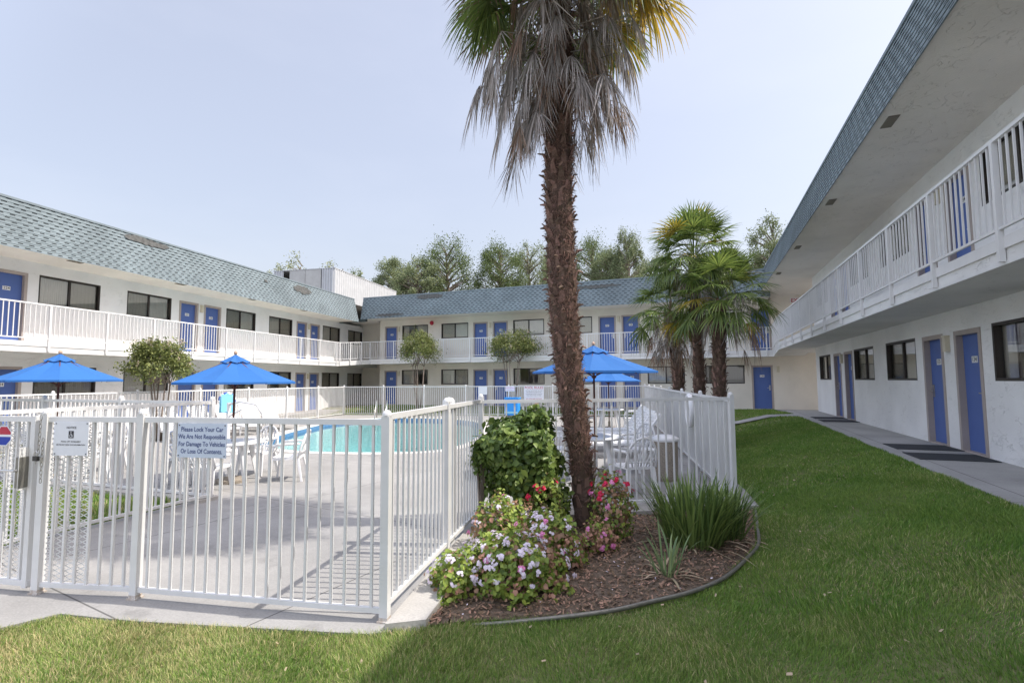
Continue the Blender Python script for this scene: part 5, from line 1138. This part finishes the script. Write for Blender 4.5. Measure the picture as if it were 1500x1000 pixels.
def tree_branches(b, base, tips, r0, fork=.35):
    for tp in tips:
        tp = Vector(tp); m = Vector(base).lerp(tp, .5)+Vector((random.uniform(-.1, .1), random.uniform(-.1, .1), .05))*(tp-Vector(base)).length*.4; b.tube([base, m, tp], [r0, r0*.55, r0*.15], 6)
def small_tree(label, loc, H, rad, N, seed, blooms=60):
    """multi-stemmed crape myrtle"""
    random.seed(seed); t = empty('crape_myrtle', loc=loc, label=label, cat='tree', group='crape myrtles round the pool'); zc = H-rad[2]
    b = MB(); tips = []
    for i in range(5):
        a = i*1.256+random.uniform(-.3, .3); s0 = Vector((math.cos(a)*.08, math.sin(a)*.08, 0)); fk = Vector((math.cos(a)*rad[0]*.35, math.sin(a)*rad[1]*.35, zc-rad[2]*.55)); b.tube([s0, s0.lerp(fk, .5)+Vector((random.uniform(-.05, .05), random.uniform(-.05, .05), 0)), fk], [.032, .026, .02], 7)
        for j in range(5): u = Vector((random.gauss(0, 1), random.gauss(0, 1), random.uniform(.0, 1.6))).normalized(); e = Vector((u.x*rad[0]*.85, u.y*rad[1]*.85, zc+u.z*rad[2]*.85)); b.tube([fk, fk.lerp(e, .55)+Vector((0, 0, .04)), e], [.016, .010, .004], 5); tips.append(e)
    b.build('trunk', M['bark'], t, smooth=True)
    C = []; 
    for e in tips:
        for k in range(4): C.append(np.array(e)+rng.normal(0, .16, 3)*np.array(rad))
    C = np.array(C); idx = rng.integers(0, len(C), N); p = C[idx]+rng.normal(0, .105, (N, 3))*np.array(rad)*1.5; n_ = norm(rng.normal(0, 1, p.shape)+np.array([0, 0, .6])); v, f = leaf_mesh(p, n_, rng.uniform(.055, .11, N), .5); link('crown', npmesh('crown', v, f, M['myrtle']), t)
    bt = C[rng.integers(0, len(C), blooms)]; bt = bt[bt[:, 2] > zc-.1*rad[2]]
    bp = np.concatenate([c*np.array([1.08, 1.08, 1])+np.array([0, 0, .10])+rng.normal(0, .035, (26, 3))*np.array([1, 1, 1.7]) for c in bt]); n_ = norm(rng.normal(0, 1, bp.shape)); v, f = leaf_mesh(bp, n_, rng.uniform(.02, .045, len(bp)), .8); link('blooms', npmesh('blooms', v, f, M['bloom']), t)
small_tree('crape myrtle left of the left middle umbrella, before the left wing', (-15.6, 11.0, ZD), 2.95, (.72, .72, .80), 7500, 3, 60)
small_tree('crape myrtle behind the far fence, left of the two before the rear wing', (-14.7, 24.6, ZD+.1), 4.05, (.98, .98, 1.05), 8500, 8, 40)
small_tree('crape myrtle behind the far fence, right of the two, above the pool rules sign', (-9.55, 25.3, ZD+.1), 4.05, (1.22, 1.1, .95), 8500, 12, 36)

def big_tree(label, loc, H, rad, N, seed, mt, leaf=.30, clusters=46, spread=.15, name='tree', cone=0, zlow=.35):
    random.seed(seed); r_ = np.random.default_rng(seed); t = empty(name, loc=loc, label=label, cat='tree', group=None)
    zc = H-rad[2]; b = MB(); b.tube([(0, 0, 0), (random.uniform(-.2, .2), 0, zc), (random.uniform(-.3, .3), 0, H*.92)], [.28, .18, .05], 8); C = []
    for i in range(clusters):
        u = norm(r_.normal(size=(1, 3)))[0]; q = r_.uniform(.45, 1)**.5; e = u*q*np.array(rad); zz = (e[2]/rad[2]+1)/2
        e[:2] *= (1-cone*zz)*(1.1 if zz < .4 else 1); e[2] += zc; C.append(e); s0 = Vector((0, 0, max(H*.2, e[2]-.5*rad[2]*.5))); b.tube([s0, s0.lerp(Vector(e), .6)+Vector((0, 0, .1)), Vector(e)], [.09, .05, .015], 5)
    b.build('trunk', M['bark'], t); C = np.array(C); sz = r_.uniform(.6, 1.35, clusters); idx = r_.integers(0, clusters, N)
    g = r_.normal(0, 1, (N, 3)); p = C[idx]+g*spread*np.array([rad[0], rad[1], rad[2]*.8])*sz[idx][:, None]; n_ = norm(r_.normal(0, 1, p.shape)+np.array([0, 0, .5])); v, f = leaf_mesh(p, n_, leaf*r_.uniform(.5, 1.3, N), .45); link('crown', npmesh('crown', v, f, M[mt]), t); return t
cF_, cR_ = _f, _r
def bg(px, ytop, depth):
    """stand a distant tree of the height it has in the view, at a chosen real distance"""
    X = (px-750)/756.97*depth; Yv = (500-ytop)/756.97*depth; p = _f*depth+_r*X+_u*Yv; return p
for args in (('thin grey-green tree just right of the roof container', 578, 376, 55, 1.9, 3.0, 'tree2', 0), ('grey-green tree left of the tall rounded tree behind the rear wing', 612, 378, 52, 2.3, 3.2, 'tree2', 0),
             ('tall broad dark green tree behind the left half of the rear roof', 655, 347, 54, 3.1, 5.6, 'tree1', .2), ('pointed green tree behind the middle of the rear roof', 733, 354, 56, 2.7, 5.0, 'tree1', .25),
             ('airy grey-green tree just left of the leaning palm trunk', 775, 350, 60, 2.6, 5.2, 'tree2', .2), ('rounded dark green tree directly behind the leaning palm trunk', 818, 362, 66, 2.6, 4.6, 'tree1', .2), ('broad green tree just right of the leaning palm trunk', 868, 347, 60, 3.3, 5.4, 'tree1', .25),
             ('low bushy grey-green tree behind the right half of the rear roof', 893, 368, 56, 2.2, 3.6, 'tree2', 0), ('slender pale tree with an open crown left of the three palms', 917, 337, 54, 1.7, 4.6, 'tree2', .2),
             ('grey-green tree peeking out behind the three palms', 958, 372, 58, 2.4, 4.0, 'tree2', 0), ('thin grey-green tree beside the edge of the right roof', 1130, 320, 46, 2.3, 4.2, 'tree2', .1), ('low tree behind the palms at the corner of the right roof', 1105, 372, 48, 2.0, 2.6, 'tree2', 0)):
    lab, px_, yt, dp, rx_, rz_, mt_, cone_ = args; p = bg(px_, yt, dp); big_tree(lab, (p.x, p.y, -1.9), p.z+1.9, (rx_*1.15, rx_*1.15, rz_), 26000 if mt_ == 'tree1' else 16000, int(px_), mt_, leaf=.17, clusters=120 if mt_ == 'tree1' else 80, spread=.12 if mt_ == 'tree1' else .11, cone=cone_)
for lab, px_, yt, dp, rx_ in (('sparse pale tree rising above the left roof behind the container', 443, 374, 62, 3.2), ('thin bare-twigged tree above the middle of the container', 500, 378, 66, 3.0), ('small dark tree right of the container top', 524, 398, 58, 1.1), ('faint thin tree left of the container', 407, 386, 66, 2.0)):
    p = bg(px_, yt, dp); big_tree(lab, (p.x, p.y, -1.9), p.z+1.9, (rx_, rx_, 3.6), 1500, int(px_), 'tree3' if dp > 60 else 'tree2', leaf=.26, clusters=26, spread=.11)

# ---------------------------------------------------------------- grass
def grass(name, n, region, hgt, wid, avoid, keepfn=None, dryf=0.0, K=3, seed=1, label=None):
    r_ = np.random.default_rng(seed); x = r_.uniform(region[0], region[1], n); y = r_.uniform(region[2], region[3], n); k = np.ones(n, bool)
    for poly_ in avoid: k &= ~inside(x, y, poly_)
    if keepfn is not None: k &= keepfn(x, y, r_)
    x = x[k]; y = y[k]; N = len(x); z = hz_np(x, y)-.005
    # tufty variation of height, lean and dryness
    f = np.sin(x*3.1+np.sin(y*2.3)*1.7)+np.sin(y*4.3+np.sin(x*1.9)*2)+.6*np.sin(x*9+y*7)+.4*np.sin(x*17-y*13)
    h = hgt*(1+.16*f)*r_.uniform(.45, 1.25, N); a = r_.uniform(0, 2*np.pi, N)+.0; lean = np.abs(r_.normal(.35, .30, N))*h; wd = wid*r_.uniform(.6, 1.3, N); ax = a+r_.normal(0, .5, N)
    lx = np.cos(ax)*lean+.012*np.sin(x*5+y*3); ly = np.sin(ax)*lean; sx = -np.sin(a)*wd/2; sy = np.cos(a)*wd/2
    lv = []
    for q, w_ in ((0, 1), (.45, .85), (.8, .5), (1, .06)):
        cx_ = x+lx*q**1.8; cy_ = y+ly*q**1.8; cz_ = z+h*(q-.18*q*q); lv += [np.stack([cx_-sx*w_, cy_-sy*w_, cz_], -1), np.stack([cx_+sx*w_, cy_+sy*w_, cz_], -1)]
    v = np.stack(lv, 1).reshape(-1, 3); b = (np.arange(N)*8)[:, None]; f_ = np.stack([b+np.array([0, 1, 3, 2]), b+np.array([2, 3, 5, 4]), b+np.array([4, 5, 7, 6])], 1).reshape(-1, 4)
    pd = dryf(x, y) if callable(dryf) else np.full(N, dryf); mi = np.repeat((r_.random(N) < pd).astype(np.int32), 3)
    o = link(name, npmesh(name, v, f_, [M['grass'], M['drygrass']], mi)); tag(o, kind='stuff'); return o
deck_o = deck
walkp = [(2.84, -8), (9, -8), (9, 30), (2.84, 30)]
pathp = [(-2, 20.7), (1, 20.45), (2, 20.2), (2.85, 19.7), (2.85, 20.9), (2, 21.4), (1, 21.65), (-2, 21.9)]
dry = lambda x, y: np.clip(.12+.40*np.clip((-1.6-x)/1.6, 0, 1)+.22*np.sin(x*2.3+1.1*np.sin(y*3.1))*np.sin(y*2.9+x), .02, .72)
bedx = bed
near = lambda x, y, r_: (y > 1.9) & (y < 5.4) & (np.abs(x+.3) < 3.5)
grass('grass', 360000, (-6.2, 1.6, 1.9, 4.4), .050, .0034, [deck_o, bedx, walkp], lambda x, y, r_: (x > -2.3*y-1.0), dry, seed=2)
grass('grass', 230000, (-.6, 2.84, 2.4, 8.6), .052, .0050, [deck_o, bedx, walkp], lambda x, y, r_: ((y > 4.4) | (x > 1.6)) & (x < y*.95+.9), lambda x, y: np.clip(.06+.10*np.sin(x*2+y)+.22*np.clip(np.sin(x*1.7+2*np.sin(y*.9))*np.sin(y*1.3+x)-.45, 0, 1), .01, .4), seed=3)
grass('grass', 110000, (-.2, 2.86, 8.6, 18), .055, .009, [deck_o, bedx, walkp, pathp], None, .04, seed=4)
grass('grass', 36000, (-2.6, 2.86, 18, 27), .06, .016, [deck_o, walkp, pathp], None, .05, seed=5)
grass('grass', 24000, (-13.3, -7.25, 3.0, 5.55), .10, .010, [], None, .18, seed=6)
grass('grass', 60000, (-19, -2.6, 22, 27), .07, .02, [deck_o], None, .10, seed=7)

# fallen leaves and litter caught in the lawn
r_ = np.random.default_rng(77); n = 420; x = r_.uniform(-4.8, 2.7, n); y = r_.uniform(2.2, 12, n); k = ~inside(x, y, deck) & ~inside(x, y, bed); x = x[k]; y = y[k]
c = np.stack([x, y, hz_np(x, y)+.028+r_.uniform(0, .012, len(x))], -1); v, f = rand_quads(c, r_.uniform(.008, .022, len(x)), r_.uniform(.004, .010, len(x)), .5)
tag(link('fallen_leaves', npmesh('fallen_leaves', v, f, M['drystrap'])), kind='stuff')
n = 160; x = r_.uniform(-2.5, .4, n); y = r_.uniform(3.4, 5.6, n); k = inside(x, y, bed); x = x[k]; y = y[k]
c = np.stack([x, y, np.full(len(x), ZD+.022)], -1); v, f = rand_quads(c, r_.uniform(.006, .012, len(x)), r_.uniform(.004, .008, len(x)), .4)
tag(link('fallen_petals', npmesh('fallen_petals', v, f, M['pinkwhite'])), kind='stuff')
